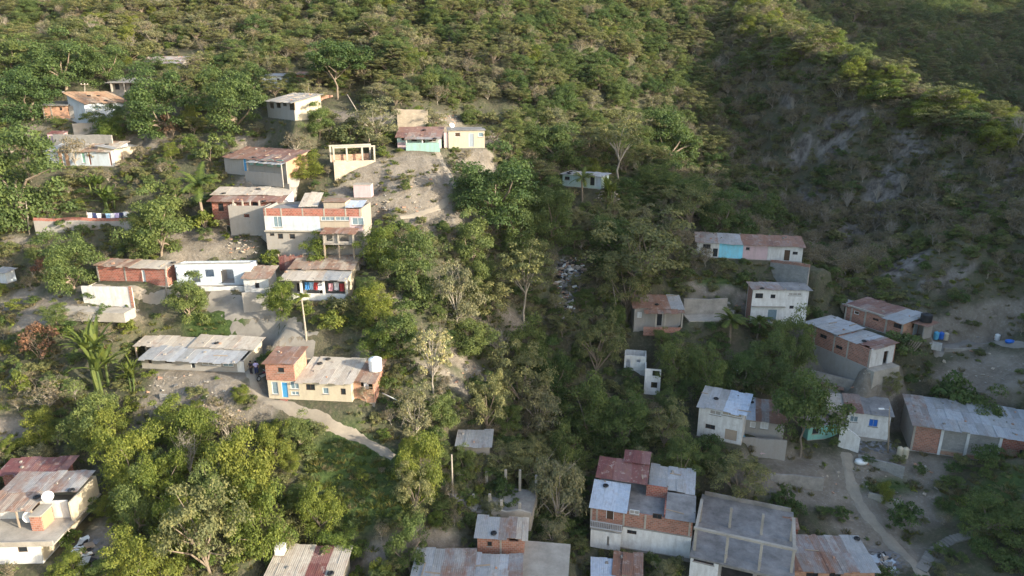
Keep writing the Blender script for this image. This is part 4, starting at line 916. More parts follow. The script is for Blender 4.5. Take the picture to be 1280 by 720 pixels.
def stem(name, h, r, n=1, spread=0, seed=0, mat='wood', curve=.3):
    g = np.random.default_rng(seed); mb = MB()
    for k in range(n):
        x, y = g.uniform(-spread, spread, 2); cx, cy = g.uniform(-curve, curve, 2); P = [Vector((x+cx*(t/5)**2, y+cy*(t/5)**2, -.5+(h+.5)*t/5)) for t in range(6)]
        for a, b, t in zip(P[:-1], P[1:], range(5)): mb.tube(a, b, r*(1.15-.1*t), r*(1.05-.1*t), 7, False)
    me = bpy.data.meshes.new(name); me.from_pydata(mb.v, [], mb.f); me.update(); me.materials.append(M[mat]); return me
def banana(i):
    g = np.random.default_rng(500+i); ms = []
    parts = []
    for k in range(6):
        x, y = g.uniform(-1.0, 1.0, 2); z = g.uniform(1.2, 2.6)
        q = frond_set('tmp', 510+i*10+k, 8, 2.1, .19, .17, z, M['leaf_palm'], (.5, 1.4), 6); v = np.zeros(len(q.vertices)*3); q.vertices.foreach_get('co', v)
        parts.append(v.reshape(-1, 4, 3)+np.array([x, y, 0])); ms.append((x, y, z)); bpy.data.meshes.remove(q)
    me = quads_mesh('banana_fronds', np.concatenate(parts), M['leaf_palm']); mb = MB()
    for x, y, z in ms: mb.tube((x*.8, y*.8, -.4), (x, y, z), .13, .09, 7, False)
    tk = bpy.data.meshes.new('banana_stems'); tk.from_pydata(mb.v, [], mb.f); tk.update(); tk.materials.append(M['leaf_mid']); return (me, tk, 4.2, 4.6)
proto('banana', 3, banana)
proto('palm', 2, lambda i: (frond_set('palm_fronds', 600+i, 17, 2.5, .42, .17, 4.6, M['leaf_palm'], (-.2, 1.3), 8, 5), stem('palm_trunk', 4.6, .16, 1, 0, 610+i, 'bark'), 5.8, 4.4))
proto('slimpalm', 1, lambda i: (frond_set('slim_palm_fronds', 620, 12, 1.0, .22, .2, 5.0, M['leaf_lime'], (0, 1.2), 6, 4), stem('slim_palm_trunk', 5.0, .09, 1, 0, 621, 'palebark'), 5.6, 1.9))
KINDNAME = {'round': 'broad_tree', 'mid': 'leafy_tree', 'tall': 'tall_tree', 'tallopen': 'tall_open_tree', 'lime': 'bright_tree', 'open': 'spreading_tree', 'grey': 'scrub_tree', 'dry': 'dry_bush', 'red': 'reddish_bush', 'cream': 'pale_tree', 'shrub': 'scrub_bush', 'bush': 'green_bush', 'brightbush': 'bright_bush', 'darkbush': 'dark_bush', 'bare': 'bare_tree', 'banana': 'banana_plant', 'palm': 'palm_tree', 'slimpalm': 'slim_palm_tree'}
CAT = {k: ('bush' if 'bush' in v else 'plant' if 'banana' in v else 'palm' if 'palm' in v else 'tree') for k, v in KINDNAME.items()}
TREES = []; SINK = {'round': .28, 'mid': .26, 'lime': .26, 'open': .3, 'grey': .3, 'bush': .1, 'shrub': .1, 'dry': .15, 'red': .2}
def plant_at(kind, p, h, wd, label, group=None, rz=None, var=None):
    L = PROTO[kind]; cm, tm, H, W_ = L[random.randrange(len(L)) if var is None else var]
    r = empty(KINDNAME[kind], p, random.uniform(0, 6.28) if rz is None else rz, label, CAT[kind], group)
    r.scale = (wd/W_, wd/W_, h/H)
    for nm, me in (('crown', cm), ('trunk', tm)):
        if me is None: continue
        o = bpy.data.objects.new('fronds' if kind in ('banana', 'palm', 'slimpalm') and nm == 'crown' else 'stem' if kind == 'banana' else nm, me); COL.objects.link(o); o.parent = r
    TREES.append((p.x, p.y, wd/2)); return r
def plant(kind, u, vb, vt, w, label, group=None):
    p = hit(u, vb)
    if p is None: print('no ground', u, vb); return
    d = project(*p)[2]; top = onplane(u, vt, p, Vector((0, 1, 0)))
    h = max(.5, top.z-p.z); wd = w*d/FOC; p = p.copy(); sk = SINK.get(kind, .05) if 'trunk' not in label and 'stem' not in label else 0; p.z -= .05+h*sk; h *= 1+sk
    return plant_at(kind, p, h, wd, label, group)
# ------------------------------------------------------------------ the trees one can tell apart: kind, u, foot, top, width, label
for t_ in [
 ('round',28,275,148,128,'huge dark leafy tree at the left edge below the pink brick hut'),
 ('round',40,150,76,78,'tall dark mango like tree above the pink brick hut'),
 ('round',82,112,38,84,'broad rounded tree behind the tall dark one, top left'),
 ('mid',15,95,40,60,'leafy tree touching the left edge high on the hill'),
 ('round',135,104,47,56,'dark rounded tree above the hut with dark openings'),
 ('round',206,170,84,92,'big dark spreading tree right of the orange rusted roof'),
 ('lime',140,176,144,40,'bright green young tree in front of the pale blue house'),
 ('round',295,162,86,84,'big dense dark tree left of the small cream sided house'),
 ('round',318,118,72,42,'rounded green tree beside the pale blue hilltop hut'),
 ('tall',422,124,48,80,'spreading green tree with a long pale trunk on the hillside'),
 ('mid',400,172,126,44,'round bright green tree below the red brick wall'),
 ('mid',365,108,88,22,'small green tree before the narrow brick hut'),
 ('grey',470,172,122,60,'grey green bushy tree left of the tall sandy wall'),
 ('shrub',440,180,155,52,'low scrub bush above the sandy terrace wall'),
 ('lime',385,222,190,40,'green bush beside the orange gable of the turquoise window house'),
 ('dry',370,192,168,42,'brown dry bush above the turquoise window house'),
 ('bush',265,205,172,38,'green bush left of the turquoise window house'),
 ('lime',240,160,130,34,'pale green bush under the big dense dark tree'),
 ('mid',203,318,230,82,'tall leafy tree between the grey wall and the white gable house'),
 ('mid',175,318,258,48,'leafy green tree at the right end of the grey washing wall'),
 ('palm',256,285,214,60,'yellowing palm with drooping fronds beside the long white gable house'),
 ('brightbush',258,292,264,36,'rounded golden green bush at the foot of the yellowing palm'),
 ('banana',140,258,232,52,'clump of pale banana leaves above the washing line'),
 ('banana',120,240,218,40,'smaller banana clump uphill of the washing line'),
 ('round',92,362,290,70,'rounded tree at the left end of the red brick row'),
 ('red',68,352,312,36,'dark red leaved bush beside the rounded tree, left of the brick row'),
 ('mid',190,316,292,46,'bright shrubby tree behind the long red brick house'),
 ('lime',402,333,284,56,'round yellow green tree before the brick parapet house'),
 ('brightbush',344,334,313,28,'small bright plant above the roof of the white hut'),
 ('round',515,362,276,74,'large dark tree right of the layered veranda roofs'),
 ('lime',476,334,274,54,'bright leafy tree right of the brick parapet house'),
 ('lime',470,402,350,54,'bright tree beside the terrace of the veranda house'),
 ('round',622,278,184,112,'very large dark tree at the lower right of the bare clearing'),
 ('round',645,308,237,78,'dense dome shaped tree just below the very large dark one'),
 ('mid',585,262,222,54,'dark leafy tree at the bare clearing edge'),
 ('tallopen',655,402,304,88,'grey green tree with pale trunk above the gully rubbish'),
 ('grey',570,400,330,66,'pale olive tree standing alone right of the large dark tree'),
 ('open',800,362,262,145,'wide olive crowned tree left of the painted row house'),
 ('tallopen',772,230,143,84,'tall open crowned tree above the pale mint hut'),
 ('round',832,212,128,82,'dense dark tree in shade at the valley head'),
 ('round',692,202,148,72,'dark tree left of the tall open crowned one'),
 ('tall',813,128,96,30,'single sunlit round tree on a thin stem high in the valley'),
 ('lime',668,86,54,26,'small vivid green tree among grey scrub on the upper slope'),
 ('cream',541,492,400,56,'leafless looking pale cream tree standing in the valley sun'),
 ('bare',628,452,414,46,'bare grey branched tree right of the pale cream one'),
 ('mid',238,400,338,56,'feathery green tree in front of the roofless white ruin'),
 ('lime',352,392,346,44,'leafy green tree in front of the veranda house'),
 ('slimpalm',383,424,364,26,'slim little palm on a leaning pale stem below the veranda'),
 ('brightbush',415,412,386,44,'bright green bushes mass below the veranda wall'),
 ('banana',130,480,402,72,'large banana clump at the left end of the long grey house'),
 ('banana',163,486,448,38,'small banana plant in front of the large banana clump'),
 ('tall',1000,570,463,88,'dense dark broad tree rising between white houses, pale trunk below'),
 ('mid',988,462,384,56,'green tree at the corner of the white two storey house'),
 ('mid',960,480,416,62,'leafy tree beside the lower brick house'),
 ('round',925,490,432,62,'dark leafy tree above the blue grey sheet roof'),
 ('mid',885,488,432,56,'green tree above the white house with beige shutters'),
 ('mid',845,470,418,58,'green tree right of the two block white ruin'),
 ('palm',912,428,390,44,'small palm with dark fronds left of the white two storey house'),
 ('palm',946,424,394,36,'second small palm in front of the white two storey house'),
 ('round',1234,668,618,80,'wide dark green tree mound below the long block hall'),
 ('darkbush',1182,520,474,64,'dark bushy tree behind the left end of the long block hall'),
 ('mid',1228,540,488,72,'green bushy tree behind the middle of the long block hall'),
 ('open',922,622,566,78,'flat olive bush below the grey yard wall'),
 ('grey',697,656,564,76,'rounded olive tree left of the maroon and blue roofs'),
 ('lime',528,612,534,62,'sunlit yellow green tree in the lower valley'),
 ('open',520,640,580,60,'drooping yellowed tree below the sunlit yellow green one'),
 ('open',650,520,428,84,'large olive tree in the valley middle'),
 ('grey',672,538,468,62,'hazy olive tree beside the dark gully bed'),
 ('mid',590,440,398,66,'green rounded tree above the bare grey branched tree'),
 ('mid',555,536,488,50,'green tree just above the lone grey hut roof'),
 ('open',640,600,548,70,'spreading tree over the post ruin terrace'),
 ('darkbush',628,622,594,30,'small dark bush inside the post ruin terrace'),
 ('lime',474,448,402,44,'yellowish tree behind the cream house water tank'),
 ('mid',498,440,384,58,'green tree uphill of the cream house water tank'),
 ('open',262,718,596,112,'wide feathery olive tree in the lower left grove'),
 ('bare',241,604,542,34,'white dead tree with a forked top in the lower left grove'),
 ('lime',170,612,520,76,'bright green tree below the large banana clump'),
 ('lime',245,570,504,70,'bright leafy tree below the rough block wall'),
 ('lime',310,640,530,84,'rounded lime green tree at the right of the lower left grove'),
 ('mid',175,668,592,62,'green tree right of the dark red brick house'),
 ('lime',205,640,560,70,'lime green tree in the middle of the lower left grove'),
 ('mid',120,560,480,70,'leafy tree left of the crumbling block wall'),
 ('lime',52,552,510,46,'small bright green tree above the dark red brick house'),
 ('lime',172,736,664,80,'bushy tree at the bottom edge beside the rubble lane'),
 ('lime',92,726,684,40,'bright bush below the white terrace house'),
 ('lime',345,578,524,50,'bright tree below the cream house path'),
 ('mid',375,560,516,44,'green tree beside the cream house path'),
 ('dry',290,560,512,44,'tan dry bush at the end of the crumbling block wall'),
 ('brightbush',24,494,466,34,'bright bush at the left edge below the red leaves'),
 ('red',55,452,404,54,'rust coloured bush left of the large banana clump'),
 ('dry',62,514,480,50,'dry brown bush under the rust coloured bush'),
 ('dry',96,208,170,44,'dry pale bush in front of the long whitewashed house'),
 ('red',216,172,142,30,'reddish bush at the foot of the big dark spreading tree'),
 ('banana',760,256,222,40,'dark banana leaves in front of the pale mint hut'),
 ('palm',728,250,214,34,'dark little palm beside the pale mint hut door'),
 ('banana',996,722,700,28,'yellow leaved plant beside the unfinished concrete building'),
 ('lime',1105,628,600,22,'small bright weed bush on the lower right dirt slope'),
 ('darkbush',1125,660,630,44,'low dark green bush on the lower right dirt slope'),
 ('bush',1125,442,416,50,'green bushes below the blue barrels'),
 ('open',1110,500,462,30,'thin olive tree between the brick house and the blue window house'),
 ('mid',770,420,374,30,'yellowish bush at the foot of the leaning pole'),
 ('mid',566,135,118,18,'single small dark green bush above the cream cube house'),
 ('round',512,718,640,56,'dark green tree beside the lower valley path'),
 ('lime',430,690,650,60,'pale green tree above the low dusty roofs'),
 ('open',350,688,640,70,'olive bush left of the low dusty roof'),
 ('lime',400,660,600,56,'yellow green bush on the grassy slope'),
 ('open',610,402,345,66,'olive tree between the pale olive tree and the gully rubbish'),
 ('mid',660,470,395,64,'shaded green tree left of the gully bed, below the rubbish'),
 ('round',690,500,430,54,'dark narrow tree at the brink of the gully bed'),
 ('open',745,470,385,70,'olive tree right of the gully bed, above the two block white ruin'),
 ('mid',735,545,468,74,'dark tree right of the gully bed, below the two block white ruin'),
 ('round',780,560,492,70,'dense dark tree between the gully and the grey rusty roof'),
 ('open',830,560,500,66,'olive tree left of the white house with beige shutters'),
 ('mid',850,600,545,58,'dark green tree above the long grey slab roof corner'),
 ('open',610,540,462,62,'olive tree uphill of the lone grey hut roof'),
 ('grey',520,540,480,50,'greyish tree left of the lone grey hut roof'),
 ('open',782,402,312,80,'wide shaded olive tree right of the gully rubbish'),
 ('round',765,320,262,66,'dark tree at the head of the gully rubbish'),
 ('mid',690,300,225,60,'shaded tree between the dome shaped tree and the mint hut'),
 ('open',860,288,222,80,'olive tree uphill of the grey end of the painted row'),
 ('round',905,290,232,66,'dark tree uphill of the cyan part of the painted row'),
 ('round',955,290,240,56,'dark tree uphill of the pink part of the painted row'),
 ('mid',590,330,262,62,'dark leafy tree left of the dome shaped tree'),
 ('mid',600,372,318,50,'shaded leafy tree below the dark leafy one, left of the grey green tree'),
 ('open',660,610,548,60,'olive tree beside the rounded olive one, above the post ruin'),
 ('mid',708,600,535,56,'dark tree left of the maroon roof corner'),
 ('lime',145,560,505,60,'bright tree between the banana clump and the lower left grove'),
 ('lime',215,548,498,56,'bright green tree just below the crumbling block wall'),
 ('lime',330,700,600,70,'sunny green tree behind the low dusty roof'),
 ('mid',280,660,580,70,'green tree in the heart of the lower left grove'),
 ('lime',232,700,610,64,'light green tree left of the wide feathery olive one'),
 ('mid',122,162,134,34,'leafy tree hiding the foot of the pale blue house'),
 ('round',155,162,126,40,'dark tree at the right corner of the pale blue house'),
 ('round',190,96,68,46,'dark tree in front of the low pale roofed hut'),
 ('mid',222,96,74,34,'leafy tree at the right end of the low pale roofed hut'),
 ('mid',580,592,556,36,'leafy tree hiding the front of the lone grey hut'),
 ('open',345,122,92,40,'olive tree before the pale blue hilltop hut'),
]: plant(*t_)
# ------------------------------------------------------------------ soil patches surveyed in the photo
def paint(u, v, ru, rv, c):
    p = hit(u, v); a = hit(u, v-rv); b = hit(u, v+rv)
    if p is None: return
    d = project(*p)[2]; ry = abs((a.y if a else p.y)-(b.y if b else p.y))/2
    PAINT.append((p.x, p.y, ru*d/FOC, max(1.0, min(ry, 30)), 0.0, c))
for q in [(535,232,80,42),(480,262,50,14),(600,205,30,18),(520,200,36,12),(440,245,40,22),(455,210,30,10),(590,178,40,8),(300,178,34,10),(420,145,40,7),(470,150,26,7),(560,150,20,9),
 (190,178,28,16),(150,170,18,12),(240,305,46,26),(285,312,36,14),(300,250,20,8),(320,395,30,16),(355,425,28,14),(330,490,24,16),(245,478,70,26),(60,390,40,22),(20,375,26,12),(130,392,44,8),(320,225,34,8),
 (1100,590,90,26),(1040,610,70,30),(1130,640,80,26),(1080,660,50,30),(1130,690,50,16),(960,600,60,18),(1180,430,80,26),(1230,470,60,36),(1240,410,40,18),(1100,470,50,22),(1030,470,40,18),(890,360,30,12),(870,385,36,12),(1020,420,24,10),(1000,580,60,14),(1270,620,30,20),(940,380,24,8),
 (600,470,52,16),(560,470,40,10),(590,395,44,6),(640,400,20,8),(540,690,60,14),(470,690,40,8),(640,640,30,8),(350,345,20,6),(20,300,20,8),(290,520,40,10),(150,545,46,8),(20,540,40,14),(110,690,22,40),(500,380,20,6),(40,160,20,8),(460,455,26,10),(330,505,20,8)]: paint(*q, 'soil')
for q in [(440,580,62,48),(470,630,60,30),(280,408,30,8),(900,352,30,5),(260,400,30,8),(510,610,30,16),(540,600,30,20),(420,400,30,10),(1240,620,60,26),(1110,610,34,8)]: paint(*q, 'green')
for q in [(712,345,16,22),(707,385,11,22),(1092,704,34,16),(105,696,14,30),(1090,560,30,8),(880,690,20,20)]: paint(*q, 'trash')
for q in [(1050,165,20,34),(1105,235,22,34),(1130,180,12,26),(1010,250,18,22),(1150,190,9,20),(1185,225,12,20),(1275,215,18,22),(1062,290,20,12),(1100,270,14,12),(1000,190,14,18),(985,120,8,16),(1130,330,30,8),(1180,350,40,8),(1230,260,16,16)]: paint(*q, 'rock')
def mask_at(x, y, ch):
    s = np.zeros(len(x))
    for (px, py, rx, ry, yaw, c) in PAINT:
        if c != ch: continue
        s = np.maximum(s, np.clip((1.15-np.hypot((x-px)/rx, (y-py)/ry))/.35, 0, 1))
    return s
def blocked(x, y, margin=.4):
    b = np.zeros(len(x), bool)
    for (ox, oy, yaw, x0, x1, y0, y1, z) in PADS:
        c, n = math.cos(yaw), math.sin(yaw); lx = (x-ox)*c+(y-oy)*n; ly = -(x-ox)*n+(y-oy)*c
        b |= (lx > x0-margin) & (lx < x1+margin) & (ly > y0-margin) & (ly < y1+margin)
    for (X0, Y0, X1, Y1, w_) in ROADS:
        dx, dy = X1-X0, Y1-Y0; t = np.clip(((x-X0)*dx+(y-Y0)*dy)/(dx*dx+dy*dy+1e-9), 0, 1)
        b |= np.hypot(x-X0-t*dx, y-Y0-t*dy) < w_/2+margin
    return b
# ------------------------------------------------------------------ paths
ROADS = []
def path(name, label, px, width, mat, kind='structure', smooth=True, lift=.07):
    P = [hit(*q) for q in px]; P = [p for p in P if p]; L = []
    for a, b in zip(P[:-1], P[1:]):
        ROADS.append((a.x, a.y, b.x, b.y, width)); n = max(1, int((b-a).length/.45))
        L += [(a.x+(b.x-a.x)*i/n, a.y+(b.y-a.y)*i/n) for i in range(n)]
    L.append((P[-1].x, P[-1].y)); L = np.array(L)
    for _ in range(6): L[1:-1] = (L[:-2]+2*L[1:-1]+L[2:])/4
    T = np.gradient(L, axis=0); T /= np.linalg.norm(T, axis=1, keepdims=True); N = np.stack([-T[:, 1], T[:, 0]], 1)
    wv = width*(1+.18*np.sin(np.arange(len(L))*.7)+.1*np.sin(np.arange(len(L))*1.9)); V = []; K = 6
    for i in range(len(L)):
        for k in range(K+1):
            q = L[i]+N[i]*wv[i]*(k/K-.5); z = float(zt(q[0], q[1])); V.append((q[0], q[1], z+(lift if 0 < k < K else -.03)))
    Fs = [(i*(K+1)+k, (i+1)*(K+1)+k, (i+1)*(K+1)+k+1, i*(K+1)+k+1) for i in range(len(L)-1) for k in range(K)]
    me = bpy.data.meshes.new(name); me.from_pydata(V, [], Fs); me.update(); me.materials.append(mat); me.polygons.foreach_set('use_smooth', [True]*len(me.polygons))
    o = bpy.data.objects.new(name, me); COL.objects.link(o); tag(o, label, 'path', kind=kind); return o
M['dirtpath'] = concrete('trodden_dirt', (.27, .235, .185), .7); M['greypath'] = concrete('grey_dust', (.215, .20, .175), .65)
path('dirt_road', 'wide grey dirt road bending below the veranda house', [(262,368),(285,380),(315,394),(345,413),(372,433),(392,446)], 3.3, M['greypath'])
path('dirt_path', 'dusty footpath passing the cream house', [(312,462),(316,478),(330,500),(365,510),(410,530),(455,550),(492,572)], 1.15, M['dirtpath'])
path('dirt_path', 'faint footpath crossing the bare clearing', [(545,188),(560,215),(572,240),(545,262),(500,272)], .9, M['dirtpath'])
path('concrete_path', 'stony lane running down past the unfinished building', [(1058,566),(1062,600),(1080,640),(1110,672),(1150,712),(1165,735)], 1.35, M['dirtpath'])
path('dirt_path', 'ledge path in front of the long red brick house', [(90,362),(130,365),(180,368),(225,368)], 1.2, M['dirtpath'])
path('dirt_path', 'ledge path beyond the blue barrels', [(1165,428),(1210,427),(1250,428),(1285,432)], 1.3, M['greypath'])
# ------------------------------------------------------------------ dense growth nobody could count
def instancer(name, label, kinds, P, S, RZ, I, kind='stuff'):
    """points carrying copies of the plants' own meshes"""
    me = bpy.data.meshes.new(name); n = len(P); me.vertices.add(n); me.vertices.foreach_set('co', np.asarray(P, np.float32).ravel())
    a = me.attributes.new('scl', 'FLOAT_VECTOR', 'POINT'); a.data.foreach_set('vector', np.asarray(S, np.float32).ravel())
    a = me.attributes.new('rot', 'FLOAT_VECTOR', 'POINT'); a.data.foreach_set('vector', np.stack([np.zeros(n), np.zeros(n), RZ], 1).astype(np.float32).ravel())
    a = me.attributes.new('idx', 'INT', 'POINT'); a.data.foreach_set('value', np.asarray(I, np.int32)); me.update()
    o = bpy.data.objects.new(name, me); COL.objects.link(o); tag(o, label, name.replace('_', ' '), kind=kind)
    g = bpy.data.node_groups.new(name, 'GeometryNodeTree'); g.interface.new_socket('Geometry', in_out='INPUT', socket_type='NodeSocketGeometry'); g.interface.new_socket('Geometry', in_out='OUTPUT', socket_type='NodeSocketGeometry')
    N = g.nodes; gi = N.new('NodeGroupInput'); go = N.new('NodeGroupOutput'); iop = N.new('GeometryNodeInstanceOnPoints'); j = N.new('GeometryNodeJoinGeometry')
    meshes = [m for k in kinds for m in PROTO[k]]
    for cm, tm, H, W_ in reversed(meshes):
        jj = N.new('GeometryNodeJoinGeometry'); ti = N.new('GeometryNodeGeometryToInstance')
        for me_ in (cm, tm):
            if me_ is None: continue
            if me_.name not in SRC:
                so_ = bpy.data.objects.new('source_'+me_.name, me_); SRC[me_.name] = so_
            oi = N.new('GeometryNodeObjectInfo'); oi.inputs['Object'].default_value = SRC[me_.name]; oi.transform_space = 'ORIGINAL'
            g.links.new(oi.outputs['Geometry'], jj.inputs[0])
        g.links.new(jj.outputs[0], ti.inputs[0]); g.links.new(ti.outputs[0], j.inputs[0])
    def na(nm, ty):
        x = N.new('GeometryNodeInputNamedAttribute'); x.data_type = ty; x.inputs[0].default_value = nm; return x.outputs[0]
    g.links.new(gi.outputs[0], iop.inputs['Points']); g.links.new(j.outputs[0], iop.inputs['Instance']); iop.inputs['Pick Instance'].default_value = True
    g.links.new(na('idx', 'INT'), iop.inputs['Instance Index']); g.links.new(na('scl', 'FLOAT_VECTOR'), iop.inputs['Scale'])
    e2r = N.new('FunctionNodeEulerToRotation'); g.links.new(na('rot', 'FLOAT_VECTOR'), e2r.inputs[0]); g.links.new(e2r.outputs[0], iop.inputs['Rotation'])
    g.links.new(iop.outputs[0], go.inputs[0]); md = o.modifiers.new('scatter', 'NODES'); md.node_group = g
    return o
SRC = {}
def jitter_grid(x0, x1, y0, y1, s):
    a, b = np.meshgrid(np.arange(x0, x1, s), np.arange(y0, y1, s), indexing='ij'); a = a.ravel(); b = b.ravel()
    return a+rng.uniform(-.48, .48, len(a))*s, b+rng.uniform(-.48, .48, len(b))*s
def view(x, y, z):
    u, v, d = project(x, y, z); return u, v, d
def choose(w):
    """w: (n,k) weights -> index"""
    c = np.cumsum(w, 1); r = rng.random(len(w))*c[:, -1]; return (r[:, None] > c).sum(1)
def near_trees(x, y, k=.75):
    b = np.zeros(len(x), bool)
    for (tx, ty, r) in TREES: b |= np.hypot(x-tx, y-ty) < r*k
    return b
# --- woods on the hillsides
x, y = jitter_grid(-175, 330, 92, 440, 1.95); z = zt(x, y); u, v, d = view(x, y, z)
n1 = vnoise(x, y, 14, 31); n2 = vnoise(x, y, 6, 32)
hillv = np.clip((205-v)/40, 0, 1)                                     # thick above the houses
right = (u > 640) & (v < 330); hillv = np.where(right, np.clip((330-v)/40, 0, 1)*.9, hillv)
face = (u > 905) & (v > 30+ (u-905)*.30) & (y < 168)
cl_ = np.array([at(*c)[:2] for c in [(1400,225,108),(1280,170,118),(1220,140,124),(1160,110,131),(1110,88,137),(1060,65,144),(990,30,158),(950,0,172),(925,-30,188),(900,-60,205)]]); crest = np.zeros(len(x), bool)
for A_, B_ in zip(cl_[:-1], cl_[1:]):
    e_ = B_-A_; t_ = np.clip(((x-A_[0])*e_[0]+(y-A_[1])*e_[1])/(e_@e_), 0, 1); sd_ = ((x-A_[0])*e_[1]-(y-A_[1])*e_[0])/np.linalg.norm(e_); crest |= (np.hypot(x-A_[0]-t_*e_[0], y-A_[1]-t_*e_[1]) < 6.5)
face &= ~crest
far = (y > 200) & (u > 880)
dens = hillv*(.92+.7*n2)*(1-.9*mask_at(x, y, 'soil'))*(1-.65*mask_at(x, y, 'rock'))
dens = np.where((u < 640) & (v < 200), dens*.95, dens); dens = np.where(face, np.minimum(1, dens*1.25), dens); dens = np.where(far, .8, dens); dens = np.where(crest, 1.0, dens)
keep = (rng.random(len(x)) < dens) & (u > -260) & (u < 1600) & (v < 380) & ((y < 215) | (rng.random(len(x)) < .5)) & ~blocked(x, y, 1.2) & ~near_trees(x, y, .7)
keep &= ~((v > 128) & (u > 20) & (u < 640) & (rng.random(len(x)) < .75))
x, y, z, u, v, n1, n2, face, crest, far = [q[keep] for q in (x, y, z, u, v, n1, n2, face, crest, far)]
kinds = ['round', 'mid', 'open', 'grey', 'dry', 'lime', 'bare', 'shrub']; off = np.cumsum([0]+[len(PROTO[k]) for k in kinds])
Wt = np.zeros((len(x), len(kinds)))
Wt[:] = [.08, .20, .30, .34, .10, .06, .03, .25]
Wt[(n1 > .08)] = [.05, .10, .25, .45, .25, .03, .06, .25]
Wt[(n1 < -.12)] = [.25, .32, .25, .15, .03, .06, .01, .2]
up = (u < 660) & (v < 150); Wt[up] = [.05, .14, .34, .40, .16, .10, .04, .25]; up &= n1 < -.1; Wt[up] = [.16, .26, .34, .25, .06, .12, .01, .2]
vl = (u > 640) & (u < 905); Wt[vl] = [.30, .30, .22, .25, .06, .02, .03, .2]
Wt[face] = [.03, .10, .14, .30, .22, .0, .16, .45]
Wt[crest] = [.0, .10, .28, .22, .06, .60, .02, .12]  # mostly bright lime trees: the crest's sunlight is put into leaf colour
Wt[far] = [.34, .34, .20, .20, .04, .04, .01, .1]
ki = choose(Wt); idx = np.array([off[k]+rng.integers(len(PROTO[kinds[k]])) for k in ki])
s = (.44+.66*rng.random(len(x))**1.7)*np.where(face, .55, 1)*np.where(far, 1.6, 1)*np.where(crest, 1.15, 1); s = np.where(np.array(kinds)[ki] == 'shrub', s*1.5, s); s = np.where(face & (np.array(kinds)[ki] == 'bare'), s*1.5, s); s = np.where(np.array(kinds)[ki] == 'dry', s*1.35, s)
S = np.stack([s*rng.uniform(.85, 1.2, len(s)), s*rng.uniform(.85, 1.2, len(s)), s*rng.uniform(.75, 1.1, len(s))], 1)
instancer('hillside_wood', 'mixed olive and green scrub wood covering the upper slopes', kinds, np.stack([x, y, z-.1-S[:, 2]*np.where(np.isin(np.array(kinds)[ki], ['shrub', 'dry']), .1, np.where(crest, .45, 1.0))], 1), S, rng.uniform(0, 6.28, len(x)), idx)
print('wood', len(x))
# --- scattered bushes among the houses: single plants
LBL = {'shrub': 'low olive scrub bush among many on the village slope', 'bush': 'low green bush among many on the village slope', 'brightbush': 'small bright green bush among many on the sunlit village slope', 'darkbush': 'low dark bush among many on the shaded village slope', 'mid': 'leafy green tree among many on the village slope', 'lime': 'bright green young tree among many on the village slope', 'open': 'olive spreading tree among many in the valley', 'grey': 'grey green scrub tree among many on the village slope', 'dry': 'dry brown bush among many on the village slope', 'round': 'dark rounded tree among many in the valley shade'}
cx, cy = jitter_grid(-72, 75, 50, 118, 2.1); order = rng.permutation(len(cx)); cnt = 0
cz = zt(cx, cy); cu, cv, cd = view(cx, cy, cz)
ok = (cu > -20) & (cu < 1300) & (cv > 175) & (cv < 735) & ~blocked(cx, cy, .7) & ~near_trees(cx, cy, .8) & (mask_at(cx, cy, 'soil') < .4) & (mask_at(cx, cy, 'trash') < .4) & (mask_at(cx, cy, 'green') < .7)
placed = []
for i in order:
    if not ok[i] or cnt >= 200: continue
    if any(math.hypot(cx[i]-a, cy[i]-b) < 2.2 for a, b in placed): continue
    uu, vv = cu[i], cv[i]; gully = 600 < uu < 860
    if gully: ks = ['mid', 'open', 'grey', 'round', 'shrub', 'darkbush']; ws = [.22, .22, .22, .10, .15, .2]
    elif uu < 600 and vv > 500: ks = ['lime', 'mid', 'brightbush', 'shrub', 'grey', 'dry']; ws = [.28, .18, .28, .12, .12, .08]
    elif uu < 600: ks = ['bush', 'brightbush', 'shrub', 'lime', 'mid', 'dry', 'grey']; ws = [.26, .26, .2, .08, .08, .12, .06]
    else: ks = ['bush', 'darkbush', 'shrub', 'mid', 'dry']; ws = [.22, .3, .3, .08, .12]
    k = random.choices(ks, ws)[0]; H, W_ = PROTO[k][0][2:]
    sc_ = random.uniform(.6, 1.15) if H < 2.6 else random.uniform(.36, .62) if not gully else random.uniform(.45, .8)
    plant_at(k, Vector((cx[i], cy[i], cz[i]-.08)), H*sc_*random.uniform(.85, 1.1), W_*sc_, LBL[k], KINDNAME[k].replace('_', ' ').replace('bush', 'bushes').replace('tree', 'trees')+' scattered over the slope')
    placed.append((cx[i], cy[i])); cnt += 1
print('singles', cnt, len(TREES))
# --- undergrowth
x, y = jitter_grid(-90, 120, 42, 215, 1.15); z = zt(x, y); u, v, d = view(x, y, z); so_ = mask_at(x, y, 'soil'); gr = mask_at(x, y, 'green'); n2 = vnoise(x, y, 5, 51)+.6*vnoise(x, y, 2, 52)
dens = np.clip(.55+1.2*n2, 0, 1)*(1-.86*so_)*(1-.95*mask_at(x, y, 'trash'))*(1-.9*gr); dens = np.where((u > 590) & (u < 850), np.clip(dens*1.5, 0, .95), dens); dens = np.where((u > 860) & (v > 330), dens*.6, dens); hi = (u > 830) & (v < 345) & (y > 104); dens = np.where(hi, np.clip(.66+.9*n2, 0, 1)*(1-.85*mask_at(x, y, 'rock')), dens)
keep = (rng.random(len(x)) < dens) & (u > -60) & (u < 1340) & (v < 760) & ((v > 165) | hi) & ~blocked(x, y, .5)
x, y, z, u, v, d, hi = [q[keep] for q in (x, y, z, u, v, d, hi)]
